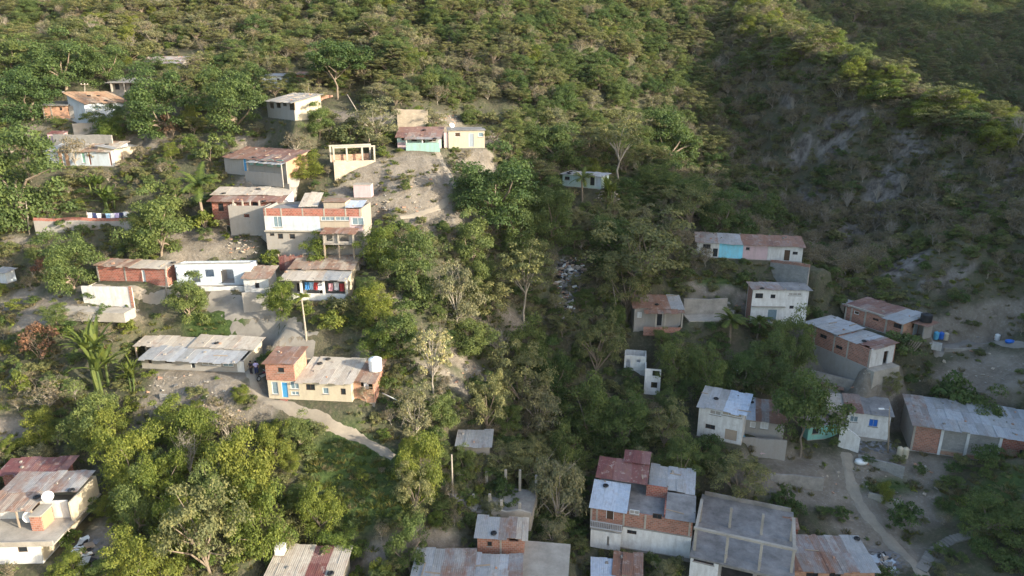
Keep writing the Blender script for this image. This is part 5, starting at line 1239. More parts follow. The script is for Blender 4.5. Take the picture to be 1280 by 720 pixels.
kinds = ['shrub', 'bush', 'brightbush', 'darkbush', 'dry']; off = np.cumsum([0]+[len(PROTO[k]) for k in kinds]); Wt = np.zeros((len(x), 5)); Wt[:] = [.30, .26, .20, .10, .16]
Wt[(u < 600) & (v > 480)] = [.26, .22, .34, .06, .14]; Wt[(u > 590) & (u < 850)] = [.40, .24, .04, .24, .12]; Wt[u > 850] = [.36, .18, .02, .28, .16]
ki = choose(Wt); idx = np.array([off[k]+rng.integers(len(PROTO[kinds[k]])) for k in ki]); Wt[hi] = [.26, .03, .0, .14, .57]; ki = choose(Wt); idx = np.array([off[k]+rng.integers(len(PROTO[kinds[k]])) for k in ki]); s = .28+.5*rng.random(len(x))**1.5; s = np.where(hi, s*1.5, s)
instancer('undergrowth', 'low tangled undergrowth between the trees of the village slope', kinds, np.stack([x, y, z-.12*s], 1), np.stack([s*rng.uniform(.8, 1.3, len(s)), s*rng.uniform(.8, 1.3, len(s)), s*rng.uniform(.8, 1.2, len(s))], 1), rng.uniform(0, 6.28, len(x)), idx)
print('undergrowth', len(x))
# --- weeds, seedlings and grass tufts
def tuft(name, seed, n, h, spread, mat, wid=.035):
    g = np.random.default_rng(seed); a = g.uniform(0, 6.28, n); r = spread*np.sqrt(g.random(n)); b = np.stack([r*np.cos(a), r*np.sin(a), np.zeros(n)-.03], 1)
    d = unit(np.stack([np.cos(a)*.5, np.sin(a)*.5, np.ones(n)], 1)+g.normal(size=(n, 3))*.25)*h*g.uniform(.6, 1.2, (n, 1)); sd = unit(np.cross(d, g.normal(size=(n, 3))))*wid
    return quads_mesh(name, np.stack([b-sd, b+sd, b+d+sd*.3, b+d-sd*.3], 1), mat)
PROTO['tuft'] = [(tuft('grass_tuft', 700+i, 60, .45, .35, M['grassblade']), None, .5, .7) for i in range(2)]
PROTO['drytuft'] = [(tuft('dry_tuft', 710+i, 60, .4, .35, M['drygrass']), None, .5, .7) for i in range(2)]
def weed(i):
    g = np.random.default_rng(720+i); m = 60; dd = unit(g.normal(size=(m, 3))); dd[:, 2] = np.abs(dd[:, 2])
    return (quads_mesh('weed_leaves', leaves(g, dd*np.array([.45, .45, .35])*g.uniform(.4, 1, (m, 1)), unit(dd+np.array([0, 0, .7])), .10), M[('leaf_mid', 'leaf_lime', 'leaf_olive')[i % 3]]), None, .5, .9)
PROTO['weed'] = [weed(i) for i in range(3)]
x, y = jitter_grid(-85, 100, 42, 150, .62); z = zt(x, y); u, v, d = view(x, y, z); so_ = mask_at(x, y, 'soil'); gr = mask_at(x, y, 'green'); tr_ = mask_at(x, y, 'trash')
n2 = vnoise(x, y, 4, 41)+.5*vnoise(x, y, 1.6, 42)
dens = np.clip(.42+1.3*n2, 0, 1)*(1-.80*so_)*(1-.8*tr_)+gr*.8; dens *= np.clip((v-120)/80, .15, 1)*np.where(u > 860, .75, 1)
keep = (rng.random(len(x)) < dens) & (u > -60) & (u < 1340) & (v < 760) & ~blocked(x, y, .15)
x, y, z, u, v, gr = [q[keep] for q in (x, y, z, u, v, gr)]
kinds = ['tuft', 'drytuft', 'weed']; Wt = np.tile([.30, .30, .40], (len(x), 1)).astype(float); Wt[gr > .4] = [.7, .02, .28]; Wt[(u > 860)] = [.25, .4, .35]
ki = choose(Wt); off = np.cumsum([0]+[len(PROTO[k]) for k in kinds]); idx = np.array([off[k]+rng.integers(len(PROTO[kinds[k]])) for k in ki]); s = rng.uniform(.55, 1.35, len(x))
instancer('grass', 'weeds and grass tufts covering the slope between houses', kinds, np.stack([x, y, z], 1), np.stack([s, s, s*rng.uniform(.7, 1.1, len(s))], 1), rng.uniform(0, 6.28, len(x)), idx)
print('weeds', len(x))
# ------------------------------------------------------------------ things standing about
def tank(name, label, p, r, hgt, mat, cat='water tank', group=None, lid=True, ribs=4):
    e = empty(name, p, 0, label, cat, group); pr = [(r*.97, 0)]
    for k in range(ribs*2): z = hgt*.9*(k+.5)/(ribs*2); pr.append((r*(1.0 if k % 2 else .955), z))
    pr += [(r*.98, hgt*.9), (r*.75, hgt*.97), (r*.3, hgt)]
    o = MB().lathe(pr, 18).build('body', M[mat], e, True)
    if lid: MB().lathe([(r*.32, hgt*.99), (r*.32, hgt*1.05), (r*.2, hgt*1.07)], 14).build('lid', M[mat], e, True)
    return e
def on(h, u, v, y, z): return h.world(h.loc(u, v, y)[0], y, z)
def dish(label, p, r, az, mat='whiteplastic', pole=.6):
    e = empty('satellite_dish', p, az, label, 'satellite dish'); ax = Vector((0, -1, .55)).normalized(); a = Vector((1, 0, 0)); b = ax.cross(a)
    c = Vector((0, -.1, pole)); mb = MB(); vs = []; n = 16
    for k in range(5):
        q = r*k/4
        for i in range(n): t = 2*math.pi*i/n; vs.append(c+(a*math.cos(t)+b*math.sin(t))*max(q, .01)+ax*(q*q/r*.3))
    mb.add(vs, [(k*n+i, k*n+(i+1) % n, (k+1)*n+(i+1) % n, (k+1)*n+i) for k in range(4) for i in range(n)]); o = mb.build('reflector', M[mat], e, True)
    sm_ = o.modifiers.new('thick', 'SOLIDIFY'); sm_.thickness = .03
    MB().tube((0, 0, -.3), (0, -.02, pole), .035).build('mast', M['metal'], e)
    MB().tube(c-b*r*.8, c+ax*r*.9, .02).tube(c+ax*r*.85, c+ax*r*1.05, .06).build('arm', M['metal'], e)
    return e
def pole(label, u, vb, vt, lean=0, r=.09, mat='palewood', name='utility_pole', cross=True, cat='pole', ut=None, lamp=False):
    p = hit(u, vb); t = onplane(u if ut is None else ut, vt, p, Vector((0, 1, 0)))-p
    e = empty(name, p, 0, label, cat); q = Vector((t.x, 0, t.z)); MB().tube(-q*.12, q, r*1.15, r*.8, 8).build('post', M[mat], e, True)
    if cross:
        z = q*.95; MB().box(z.x-.7, z.x+.7, -.16, -.07, z.z-.06, z.z+.06).build('crossarm', M['wood'], e)
        for s_ in (-.6, 0, .6): MB().lathe([(.05, 0), (.07, .05), (.04, .12)], 8, (z.x+s_, -.115, z.z+.062)).build('insulator', M['whiteplastic'], e)
    if lamp:
        z = q*.93; MB().tube((z.x, 0, z.z), (z.x-.9, -.25, z.z+.25), .035).build('bracket', M['metal'], e)
        MB().box(z.x-1.5, z.x-.85, -.38, -.16, z.z+.2, z.z+.33).build('lamp_head', M['whiteplastic'], e)
    return e
# water tanks and barrels
h = CREAM; tank('water_tank', 'white ribbed water tank on the roof of the cream house', h.world(h.loc(469.5,462,3.2)[0], 3.2, h.h+.33), .78, 1.55, 'whiteplastic')
h = UP; tank('water_tank', 'black water tank behind the upper long brick house roof', h.world(h.w+1.2, h.d-1.9, 2.25), .75, 1.15, 'blackplastic')
for i, (u, v, m, lb) in enumerate([(1169.5,424,'tarp','lighter blue barrel of the pair beside the upper brick house'),(1175.5,424.5,'blueplastic','deep blue barrel of the pair beside the upper brick house'),(1181.5,425,'cream','pale yellow barrel right of the deep blue barrel')]):
    p = hit(u, v); tank('barrel', lb, p, .36, 1.15, m, 'barrel', 'barrels on the ledge', True, 3)
for u, v, lb in [(1124,571,'left one of two pale drums beside the long block hall'),(1131,572,'right one of two pale drums beside the long block hall')]: tank('drum', lb, hit(u, v), .36, 1.35, 'cream', 'drum', 'pale drums by the hall')
tank('barrel', 'small white barrel far along the ledge path', hit(1246,425), .35, .9, 'whiteplastic', 'barrel', 'barrels on the ledge', True, 3)
p = hit(1167,436); e = empty('wash_basin', p, -.6, 'white concrete wash basin below the blue barrels', 'basin')
MB().panel(-.9, .9, .0, .9, -.45, -.35).panel(-.9, .9, 0, .9, .35, .45).box(-.9, -.8, -.349, .349, 0, .9).box(.8, .9, -.349, .349, 0, .9).box(-.799, .799, -.349, .349, .3, .4).build('basin_body', M['white'], e); MB().box(-.9, -.2, -.45, .45, .902, .98).build('scrub_board', M['concpale'], e)
# dishes
dish('grey white satellite dish on top of the cream cube house', CUBE.world(.6, 1.2, CUBE.h+.15), .42, .4)
dish('big white satellite dish at the left end of the roofless white ruin', RUIN.world(RUIN.loc(229,340)[0], -.5, RUIN.h-1.6), .62, .5, pole=.9)
dish('white satellite dish at the front edge of the terrace house', TER.world(TER.loc(38,650,2.4)[0], 2.4, TER.h), .55, .6, pole=1.1)
dish('satellite dish standing on the slatted roof of the terrace house', TER.world(TER.loc(63,634,3.2)[0], 3.2, TER.h+2.3), .5, .6, pole=.4)
dish('small white satellite dish on the blue grey sheet roof', hit(925,497)+Vector((0, 2.2, 2.6)), .5, -.6, pole=.9)
# poles
pole('pale leaning pole standing among bushes left of the rust red hut', 771,388,350,ut=765,cross=False)
pole('straight pale pole beside the lower valley steps', 566,621,568,ut=564.5,cross=False)
pole('brown lamp pole between the blue window house and the hall', 1110,566,508,ut=1112,mat='wood',cross=False,lamp=True)
pole('pale pole in front of the long grey washing wall', 37,293,248,ut=32,cross=False)
pole('slim pole in front of the long red brick house', 207.5,372,333,mat='palewood',cross=False,r=.07)
pole('pale pole with a bracket above the pink brick hut', 106,138,104,cross=True,r=.07)
pole('thin pale pole leaning over the scrub above the red brick wall', 449,143,118,ut=434,cross=False,r=.08,name='leaning_pole')
pole('bare wooden stump post left of the turquoise porch house', 461,182,166,cross=False,r=.18,mat='wood',name='wooden_post')
a = hit(566,190); b = hit(588,212); e = empty('fallen_pole', a, 0, 'pale fallen pole lying down the bare clearing', 'pole'); MB().tube((0, 0, .15), (b-a)+Vector((0, 0, .2)), .09, .07, 7).build('shaft', M['palewood'], e, True)
a = hit(478,495); b = hit(505,506); e = empty('water_pipe', a, 0, 'thin white pipe lying right of the cream house', 'pipe'); MB().tube((0, 0, .4), (b-a)+Vector((0, 0, .15)), .06, .06, 7).build('tube', M['whiteplastic'], e, True)
# washing
def garment(label, p, w_, l_, mat, yaw=0.0, group='clothes on the washing line', kind='shirt'):
    n = 6; vs = []; fs = []
    for i in range(n+1):
        for j in range(n+1):
            x = w_*(i/n-.5)*(1-.12*j/n); vs.append((x, .05*math.sin(i*2.1+j*.7)+.02*math.sin(j*2.0), -l_*j/n*(1-.05*math.sin(i*1.7))))
    fs = [(i*(n+1)+j, (i+1)*(n+1)+j, (i+1)*(n+1)+j+1, i*(n+1)+j+1) for i in range(n) for j in range(n)]
    if kind == 'shirt':
        b = len(vs); s = w_*.5
        for sg in (-1, 1): vs += [(sg*s, 0, 0), (sg*(s+.22), .03, -.22), (sg*(s+.12), .05, -.36), (sg*s*.95, 0, -.2)]
        fs += [(b, b+1, b+2, b+3), (b+4, b+7, b+6, b+5)]
    me = bpy.data.meshes.new(kind); me.from_pydata(vs, [], fs); me.update(); me.materials.append(mat)
    o = bpy.data.objects.new(kind, me); COL.objects.link(o); o.location = p; o.rotation_euler = (0, 0, yaw); m = o.modifiers.new('thick', 'SOLIDIFY'); m.thickness = .02
    return tag(o, label, 'clothes', group)
def cloth(n, c): return plain(n, c, .9, .2)
CL = {k: cloth(k+'_cloth', c) for k, c in dict(white=(.7,.7,.72), navy=(.03,.04,.10), blue=(.06,.22,.50), red=(.42,.06,.06), lilac=(.45,.38,.58), black=(.02,.02,.025), pink=(.60,.32,.36), sky=(.30,.48,.66)).items()}
a, b = hit(112,286), hit(162,285); e = empty('washing_line', a, 0, 'washing line strung above the long grey wall', 'washing line'); d = b-a; d.z = 0
for q in (Vector((0, 0, 0)), d): MB().tube(q+Vector((0, 0, -.8)), q+Vector((0, 0, 2.6)), .05, .04).build('post', M['wood'], e)
mb = MB(); L_ = [Vector((0, 0, 2.5)).lerp(d+Vector((0, 0, 2.5)), k/8)-Vector((0, 0, .25*math.sin(math.pi*k/8))) for k in range(9)]
for q, r_ in zip(L_[:-1], L_[1:]): mb.tube(q, r_, .012, n=4)
mb.build('line', M['metal'], e); yw = math.atan2(d.y, d.x)
seq = [('white','white shirt at the left end of the washing line'),('navy','long navy cloth near the left end of the washing line'),('white','second white shirt, right of the long navy cloth'),('black','black shirt in the middle of the washing line'),('sky','pale blue shirt between black and white ones on the line'),('white','white shirt right of the pale blue shirt on the line'),('lilac','lilac shirt on the washing line'),('navy','short navy shirt beside the lilac shirt'),('white','white shirt at the right end of the washing line')]
for k, (c, lb) in enumerate(seq):
    t = (k+.6)/len(seq); q = a+Vector((0, 0, 2.47)).lerp(d+Vector((0, 0, 2.47)), t)-Vector((0, 0, .25*math.sin(math.pi*t))); garment(lb, q, .62, 1.25 if 'long' in lb else .78, CL[c], yw)
for k, (u, v, c, lb) in enumerate([(383.5,352.5,'blue','bright blue towel hanging in the veranda'),(389,352.5,'sky','pale blue shirt hanging beside the blue towel'),(394,353,'red','red shirt hanging in the veranda middle'),(399.5,353,'white','white shirt hanging in the veranda middle'),(413,354,'pink','pink cloth hanging in the right veranda bay'),(420,353,'white','white cloth draped in the right veranda bay'),(427,354.5,'red','red cloth hanging in the right veranda bay')]):
    x, z = VER.loc(u, v, .9); garment(lb, VER.world(x, .9, z), .66, 1.05, CL[c], VER.yaw, 'clothes hanging in the veranda', 'towel' if 'towel' in lb else 'cloth' if 'cloth' in lb else 'shirt')
x, z = CREAM.loc(458,477,1.4); garment('white cloth hanging in the brick annex opening', CREAM.world(x, 1.2, z), .6, .9, CL['white'], CREAM.yaw, kind='cloth', group=None)
# blue tarpaulin lying on a bank, sacks
a = hit(930,556); V = []; n = 8; b0, b1 = hit(918,543), hit(941,567)
dv = b1-b0; sdv = Vector((-dv.y, dv.x, 0)).normalized()*.75
for i in range(n+1):
    for j in range(5):
        q = b0.lerp(b1, i/n)+sdv*(j/4-.5)*(1+.3*math.sin(i*1.3)); V.append((q.x, q.y, max(q.z, float(zt(q.x, q.y)))+.25+.10*math.sin(i*2.2+j*1.9)))
me = bpy.data.meshes.new('tarpaulin'); me.from_pydata(V, [], [(i*5+j, (i+1)*5+j, (i+1)*5+j+1, i*5+j+1) for i in range(n) for j in range(4)]); me.update(); me.materials.append(M['tarp'])
o = bpy.data.objects.new('tarpaulin', me); COL.objects.link(o); o.modifiers.new('thick', 'SOLIDIFY').thickness = .04; tag(o, 'blue tarpaulin slumped beside the white two storey house steps', 'tarpaulin')
for u, v, m, s, lb in [(1076,579,'whiteplastic',.62,'large white sack lying beside the stony lane'),(1084,576,'whiteplastic',.5,'smaller white sack beside the large one on the lane'),(1080,577,'blackplastic',.42,'black sack between the two white sacks'),(952,566,'pink',.6,'pale pink sack at the grey yard wall'),(1262,428,'blueplastic',.5,'dark blue bundle at the far end of the ledge path'),(575,592,'concpale',.6,'pale sack in the post ruin terrace')]:
    p = hit(u, v); g = random.Random(u); n = 10; pr = []; vs = []; mb = MB()
    for k in range(7):
        f = k/6; rr_ = s*(.55+.5*math.sin(math.pi*(.15+.7*f)))*(1 if k < 6 else .35)
        for i in range(n): t = 2*math.pi*i/n; vs.append((rr_*math.cos(t)*(1.25+g.uniform(-.1, .1)), rr_*math.sin(t)*(.9+g.uniform(-.1, .1)), f*s*1.0-.08))
    mb.add(vs, [(k*n+i, k*n+(i+1) % n, (k+1)*n+(i+1) % n, (k+1)*n+i) for k in range(6) for i in range(n)]+[tuple(range(60, 70))]); o = mb.build('sack', M[m], None, True); o.location = p; tag(o, lb, 'sack')
# steps and terrace ruin in the valley
def steps(label, px, width, n, mat='concpale'):
    P = [hit(*q) for q in px]; seg = [(b-a).length for a, b in zip(P[:-1], P[1:])]; T = sum(seg); mb = MB()
    for k in range(n):
        s = T*k/n; i = 0
        while i < len(seg)-1 and s > seg[i]: s -= seg[i]; i += 1
        c = P[i].lerp(P[i+1], min(1, s/seg[i])); dr = (P[i+1]-P[i]); dr.z = 0; dr.normalize(); sd = Vector((-dr.y, dr.x, 0)); l = T/n*.55; z = float(zt(c.x, c.y))
        q = [c-dr*l-sd*width/2, c+dr*l-sd*width/2, c+dr*l+sd*width/2, c-dr*l+sd*width/2]; zz = z+.14+.006*(k % 2)
        mb.hexa([(v.x, v.y, z-.5) for v in q], [(v.x, v.y, zz) for v in q])
        ROADS.append((c.x, c.y, c.x+.1, c.y, width))
    o = mb.build('stone_steps', M[mat], None); tag(o, label, 'steps')
steps('curving stone steps at the lower right below the dark green mound', [(1152,712),(1164,692),(1190,675),(1225,667),(1285,659)], 1.1, 34, 'greypath')
steps('grey concrete steps climbing beside the straight pale pole', [(566,616),(582,626),(598,637),(618,650)], 1.2, 16, 'conc')
h = House('terrace_ruin', 'roofless terrace of bare concrete posts in the valley bottom', (588,640), (664,648), 618, None, 0, 5)
h.boxp('floor_slab', 'conc', 0, h.w, 0, h.d, -1.5, .05); h.part(MB().prism([(h.w*.35,-1.4),(h.w,-1.4),(h.w,.75),(h.w*.8,1.0),(h.w*.6,.6),(h.w*.35,.9)], 'y', -.2, -.003), 'low_wall', 'concpale')
for fx_, fy_, hh in [(.02,.2,1.5),(.3,.15,1.9),(.5,.1,1.5),(.8,.1,1.4),(.12,.95,2.0),(.45,.97,2.4),(.7,.95,2.6),(.98,.93,2.2)]: h.boxp('post', 'concpale', h.w*fx_-.13, h.w*fx_+.13, h.d*fy_-.13, h.d*fy_+.13, .052, hh)
# people by the end wall of the long grey house
def person(label, p, yaw, shirt, legs, hair, arm=0.0, seat=False):
    me = bpy.data.meshes.new('person'); J = {'pelvis': (0,0,.95,.14), 'waist': (0,0,1.08,.13), 'chest': (0,0,1.32,.16), 'neck': (0,0,1.47,.055), 'head': (0,-.02,1.60,.10), 'top': (0,-.01,1.70,.085)}
    V = []; E = []; RD = []; ix = {}
    def v(n_, x, y, z, r): ix[n_] = len(V); V.append((x, y, z)); RD.append(r)
    for n_, (x, y, z, r) in J.items(): v(n_, x, y, z, r)
    for a_, b_ in zip(list(J)[:-1], list(J)[1:]): E.append((ix[a_], ix[b_]))
    for s in (-1, 1):
        k = str(s); v('hip'+k, s*.1, 0, .90, .10); v('knee'+k, s*.11, -.03, .50, .068); v('ank'+k, s*.12, .02, .09, .045); v('toe'+k, s*.13, -.14, .05, .038)
        v('sh'+k, s*.19, 0, 1.41, .065); v('el'+k, s*.26, .02-.1*arm, 1.14, .045); v('wr'+k, s*.25, -.10-.2*arm, .92+.2*arm, .034); v('ha'+k, s*.24, -.14-.25*arm, .84+.22*arm, .036)
        for a_, b_ in (('pelvis','hip'+k),('hip'+k,'knee'+k),('knee'+k,'ank'+k),('ank'+k,'toe'+k),('chest','sh'+k),('sh'+k,'el'+k),('el'+k,'wr'+k),('wr'+k,'ha'+k)): E.append((ix[a_], ix[b_]))
    me.from_pydata(V, E, []); sk = me.skin_vertices or None
    o = bpy.data.objects.new('person', me); COL.objects.link(o); o.location = p; o.rotation_euler = (0, 0, yaw)
    md = o.modifiers.new('skin', 'SKIN'); 
    if me.skin_vertices:
        for i, d_ in enumerate(me.skin_vertices[0].data): d_.radius = (RD[i], RD[i]); d_.use_root = (i == 0)
    o.modifiers.new('smooth', 'SUBSURF').levels = 1
    me.materials.append(plain('skin', (.24, .13, .08), .6)); tag(o, label, 'person')
    s = MB().lathe([(.17,.98),(.175,1.1),(.20,1.3),(.215,1.40),(.10,1.48)], 14); 
    for sg in (-1, 1): s.tube((sg*.17, 0, 1.42), (sg*.26, -.02, 1.17), .085, .075, 8)
    s.build('shirt', shirt, o, True)
    t = MB().lathe([(.165,.86),(.175,1.0)], 12)
    for sg in (-1, 1): t.tube((sg*.10, 0, .92), (sg*.11, -.03, .5), .115, .09, 8); t.tube((sg*.11, -.03, .5), (sg*.12, .02, .14), .09, .07, 8)
    t.build('trousers', legs, o, True); MB().lathe([(.118,1.60),(.115,1.68),(.07,1.735),(.02,1.75)], 12, (0, .015, 0)).build('hair', hair, o, True)
    return o
person('person in a lilac shirt standing by the sunlit end wall', hit(321,468), .3, CL['lilac'], CL['navy'], CL['black'])
person('person in dark clothes beside the one in lilac', hit(314.5,468), -.5, CL['black'], CL['black'], CL['black'], .8)
# parked motorcycle
def motorcycle(label, p, yaw):
    e = empty('motorcycle', p, yaw, label, 'motorcycle')
    for x in (-.62, .62):
        w_ = MB(); n = 16; vs = []
        for i in range(n):
            t = 2*math.pi*i/n
            for j in range(6): q = 2*math.pi*j/6; vs.append((x+(.27+.06*math.cos(q))*math.cos(t), .06*math.sin(q), .31+(.27+.06*math.cos(q))*math.sin(t)))
        w_.add(vs, [(i*6+j, ((i+1) % n)*6+j, ((i+1) % n)*6+(j+1) % 6, i*6+(j+1) % 6) for i in range(n) for j in range(6)]); wo = w_.build('wheel', M['blackplastic'], e, True)
        MB().tube((x, -.05, .31), (x, .05, .31), .18, n=12).build('rim', M['metal'], wo)
    MB().hexa([(-.35,-.1,.35),(.3,-.1,.35),(.3,.1,.35),(-.35,.1,.35)], [(-.45,-.08,.62),(.4,-.08,.66),(.4,.08,.66),(-.45,.08,.62)]).build('engine', M['metal'], e)
    MB().lathe([(.05,.6),(.17,.66),(.17,.8),(.08,.86)], 10, (.18, 0, .05)).build('fuel_tank', plain('maroon_enamel', (.15,.02,.04), .3), e, True); MB().box(-.65, .02, -.13, .13, .74, .84).build('seat', M['blackplastic'], e)
    MB().tube((.62, 0, .31), (.40, 0, .95), .04).tube((.40, -.32, 1.0), (.40, .32, 1.0), .025).build('handlebar', M['metal'], e); MB().lathe([(.06,0),(.1,.06),(.1,.12)], 10, (.55, 0, .8)).build('headlight', M['glass'], e)
    return e
motorcycle('dark motorcycle parked against the brick end of the cream house', hit(329,474), 1.1)
# rubbish in the gully and rubble on the slopes
def heap(name, label, spots, mats, n, smin, smax, kind='stuff'):
    g = np.random.default_rng(len(spots)*13+n); mb = MB(); mi = []
    for (u, v, ru, rv) in spots:
        for _ in range(n):
            a = g.uniform(0, 6.28); r = math.sqrt(g.random()); p = hit(u+ru*r*math.cos(a), v+rv*r*math.sin(a))
            if p is None or blocked(np.array([p.x]), np.array([p.y]), -.3)[0]: continue
            s = g.uniform(smin, smax); k = len(mb.f)
            c = [Vector(q)*s*g.uniform(.6, 1.2) for q in ((-1,-1,-.6),(1,-1,-.6),(1,1,-.6),(-1,1,-.6),(-1,-1,.5),(1,-1,.5),(1,1,.5),(-1,1,.5))]
            R_ = Matrix.Rotation(g.uniform(0, 6.28), 3, 'Z') @ Matrix.Rotation(g.uniform(-.5, .5), 3, 'X'); sq = Vector((g.uniform(.5, 1.6), g.uniform(.5, 1.3), g.uniform(.25, .9)))
            c = [p+R_ @ Vector((q.x*sq.x, q.y*sq.y, q.z*sq.z))+Vector((0, 0, .1*s)) for q in c]; mb.hexa(c[:4], c[4:]); mi += [int(g.integers(len(mats)))]*6
    o = mb.build(name, None); [o.data.materials.append(m) for m in mats]; o.data.polygons.foreach_set('material_index', mi); return tag(o, label, name.replace('_', ' '), kind=kind)
heap('litter', 'pale rubbish strewn down the gully and beside the lane', [(712,345,19,24),(714,338,18,14),(706,388,11,20),(1095,706,24,12),(890,695,20,16),(105,700,12,26)], [M['white'], M['paleblue'], M['blackplastic'], M['conc'], M['rust'], M['blackplastic'], M['wood']], 90, .08, .38)
heap('rubble', 'broken stones and blocks scattered on bare slopes', [(240,486,66,18),(130,388,44,8),(480,262,50,12),(540,240,70,34),(330,395,30,14),(1100,600,80,26),(1200,450,80,34),(300,310,24,14),(600,470,50,14),(1080,470,30,16),(245,515,60,12),(90,208,30,3),(630,640,40,10),(1120,420,10,4),(560,150,18,8),(760,245,16,8),(900,385,40,8)], [M['conc'], M['concpale'], M['blockwarm'], M['brickpale']], 42, .05, .24)
e = House('plank_stack', 'loose dark planks leaning under the upper long brick house', (1131,432), (1146,438), 426, None, 0, 1, 'planks', padit=False)
for k in range(5): e.part(MB().hexa([(k*.3,0,-.6),(k*.3+.18,0,-.6),(k*.3+.18,.05,-.6),(k*.3,.05,-.6)], [(k*.3+1.0,-.4+.1*k,1.3),(k*.3+1.18,-.4+.1*k,1.3),(k*.3+1.18,-.35+.1*k,1.3),(k*.3+1.0,-.35+.1*k,1.3)]), 'plank', 'wood')

# stones, planks and tyres that hold the loose sheets down
mb = MB(); mi = []; g = random.Random(5)
for p, q, yw in ROOFPTS:
    n0 = len(mb.f)
    if q < .12: mb.lathe([(.16, 0), (.30, .02), (.33, .09), (.30, .16), (.16, .18), (.14, .09)], 12, p); m_ = 1
    elif q < .34:
        L = g.uniform(.4, 1.1); a = yw+g.choice((0, 1.57))+g.uniform(-.2, .2); d = Vector((math.cos(a), math.sin(a), 0))*L; s_ = Vector((-math.sin(a), math.cos(a), 0))*.06
        c = [p-d-s_, p+d-s_, p+d+s_, p-d+s_]; mb.hexa([tuple(v) for v in c], [(v.x, v.y, v.z+.07) for v in c]); m_ = 2
    else:
        r_ = g.uniform(.07, .17); c = [p+Vector((x*r_*g.uniform(.7, 1.3), y*r_*g.uniform(.7, 1.3), -.03)) for x, y in ((-1,-1),(1,-1),(1,1),(-1,1))]
        mb.hexa([tuple(v) for v in c], [(p.x+(v.x-p.x)*.7, p.y+(v.y-p.y)*.7, p.z+r_) for v in c]); m_ = g.choice((0, 0, 3))
    mi += [m_]*(len(mb.f)-n0)
o = mb.build('scrap', None); [o.data.materials.append(M[k]) for k in ('conc', 'blackplastic', 'wood', 'brickpale')]; o.data.polygons.foreach_set('material_index', mi); tag(o, 'stones, planks and tyres holding down the tin roofs', 'scrap', kind='stuff')
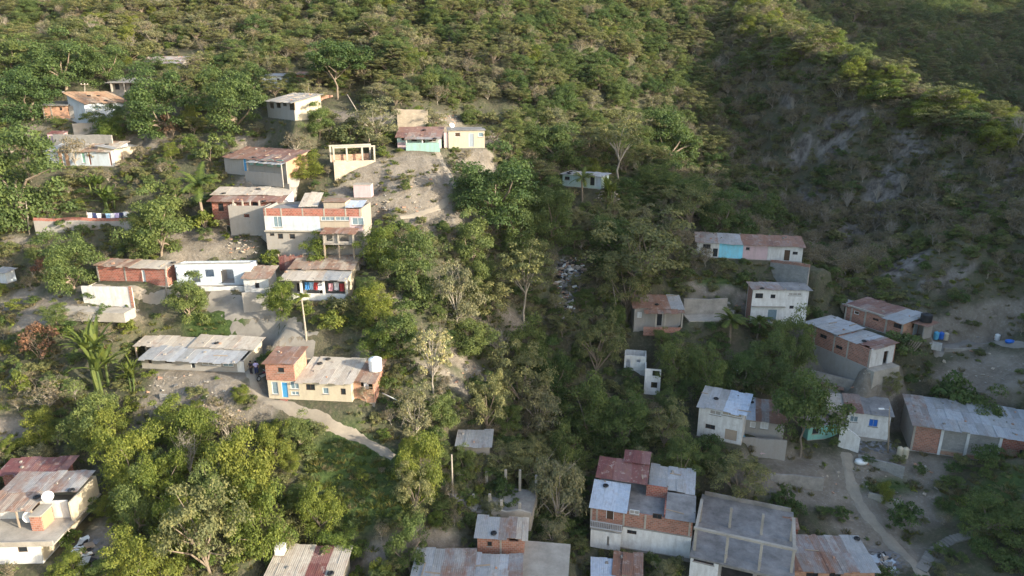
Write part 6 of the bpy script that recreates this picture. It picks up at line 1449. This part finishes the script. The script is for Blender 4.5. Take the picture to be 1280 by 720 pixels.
# ------------------------------------------------------------------ ground mesh and material
def build_ground():
    nx, ny = XX.shape
    co = np.stack([XX, YY, ZZ], -1).reshape(-1, 3).astype(np.float32)
    I, J = np.meshgrid(np.arange(nx-1), np.arange(ny-1), indexing='ij'); a = (I*ny+J).ravel()
    f = np.stack([a, a+ny, a+ny+1, a+1], 1).astype(np.int32)
    me = bpy.data.meshes.new('ground'); me.vertices.add(len(co)); me.vertices.foreach_set('co', co.ravel())
    me.loops.add(f.size); me.loops.foreach_set('vertex_index', f.ravel()); me.polygons.add(len(f))
    me.polygons.foreach_set('loop_start', np.arange(0, f.size, 4, dtype=np.int32))
    me.polygons.foreach_set('use_smooth', np.ones(len(f), bool)); me.update(); me.validate()
    soil = np.zeros(XX.shape); green = np.zeros(XX.shape); rock = np.zeros(XX.shape); trash = np.zeros(XX.shape)
    ch = {'soil': soil, 'green': green, 'rock': rock, 'trash': trash}
    wob = vnoise(XX, YY, 3.0, 21)*1.0 + vnoise(XX, YY, 1.2, 22)*.7
    for (x, y, rx, ry, yaw, c) in PAINT:
        q, s = math.cos(yaw), math.sin(yaw); lx = (XX-x)*q+(YY-y)*s; ly = -(XX-x)*s+(YY-y)*q
        e = np.hypot(lx/rx, ly/ry)+wob*.45
        ch[c][:] = np.maximum(ch[c], np.clip((1.15-e)/.35, 0, 1))
    for k, arr in ch.items():
        at_ = me.attributes.new(k, 'FLOAT', 'POINT'); at_.data.foreach_set('value', arr.ravel().astype(np.float32))
    o = bpy.data.objects.new('ground', me); COL.objects.link(o); tag(o, 'dry brown hillside soil falling into a gully', 'ground', kind='structure')
    t = NT('hillside_soil'); p = t.coord('Object')
    def attr(n):
        x = t.n('ShaderNodeAttribute'); x.attribute_name = n; return x.outputs['Fac']
    n1, n2, n3 = t.noise(p, .07, 6, .65), t.noise(p, .5, 6, .7), t.noise(p, 2.6, 6, .7)
    base = t.mix(t.sstep(n1, .4, .6), (.050, .052, .032), (.085, .078, .05))
    base = t.mix(t.sstep(n2, .45, .62), base, (.06, .068, .035))
    base = t.mix(t.math('MULTIPLY', t.sstep(n3, .5, .7), .7), base, (.16, .13, .09))
    soilc = t.mix(t.sstep(n2, .35, .65), (.135, .115, .09), (.215, .187, .15)); soilc = t.mix(t.math('MULTIPLY', t.sstep(n3, .52, .68), .6), soilc, (.28, .255, .22))
    c = t.mix(attr('soil'), base, soilc)
    greenc = t.mix(t.sstep(n3, .35, .65), (.028, .05, .014), (.06, .09, .025))
    c = t.mix(attr('green'), c, greenc)
    rk = t.mix(t.sstep(t.noise(t.scaled(p, 1, 1, .35), .8, 6, .7), .4, .62), (.055, .048, .041), (.20, .178, .155))
    c = t.mix(attr('rock'), c, rk)
    tr = t.n('ShaderNodeTexVoronoi'); tr.inputs['Scale'].default_value = 2.6; t.l(p, tr.inputs['Vector'])
    sx = t.n('ShaderNodeSeparateColor'); t.l(tr.outputs['Color'], sx.inputs[0])
    c = t.mix(t.math('MULTIPLY', attr('trash'), t.sstep(sx.outputs[0], .3, .5)), c, t.mix(sx.outputs[1], (.05, .05, .05), (.22, .23, .25)))
    t.bump(t.math('ADD', n3, t.math('MULTIPLY', n2, 2.0)), .6, .25)
    me.materials.append(t.col(c))
    return o
def haze():
    mb = MB().box(-336, 346, -66, 476, float(ZZ.min())-1.5, max(float(ZZ.max())+12, CZ+6)); m = bpy.data.materials.new('valley_haze'); m.use_nodes = True; n = m.node_tree.nodes; n.remove(n['Principled BSDF'])
    v = n.new('ShaderNodeVolumePrincipled'); v.inputs['Density'].default_value = HAZE; v.inputs['Color'].default_value = (.92, .93, .95, 1); v.inputs['Anisotropy'].default_value = .2
    m.node_tree.links.new(v.outputs[0], n['Material Output'].inputs['Volume']); o = mb.build('haze', m); return tag(o, 'thin dusty evening haze filling the valley', 'haze', kind='stuff')
HAZE = .00005
build_ground()
haze()
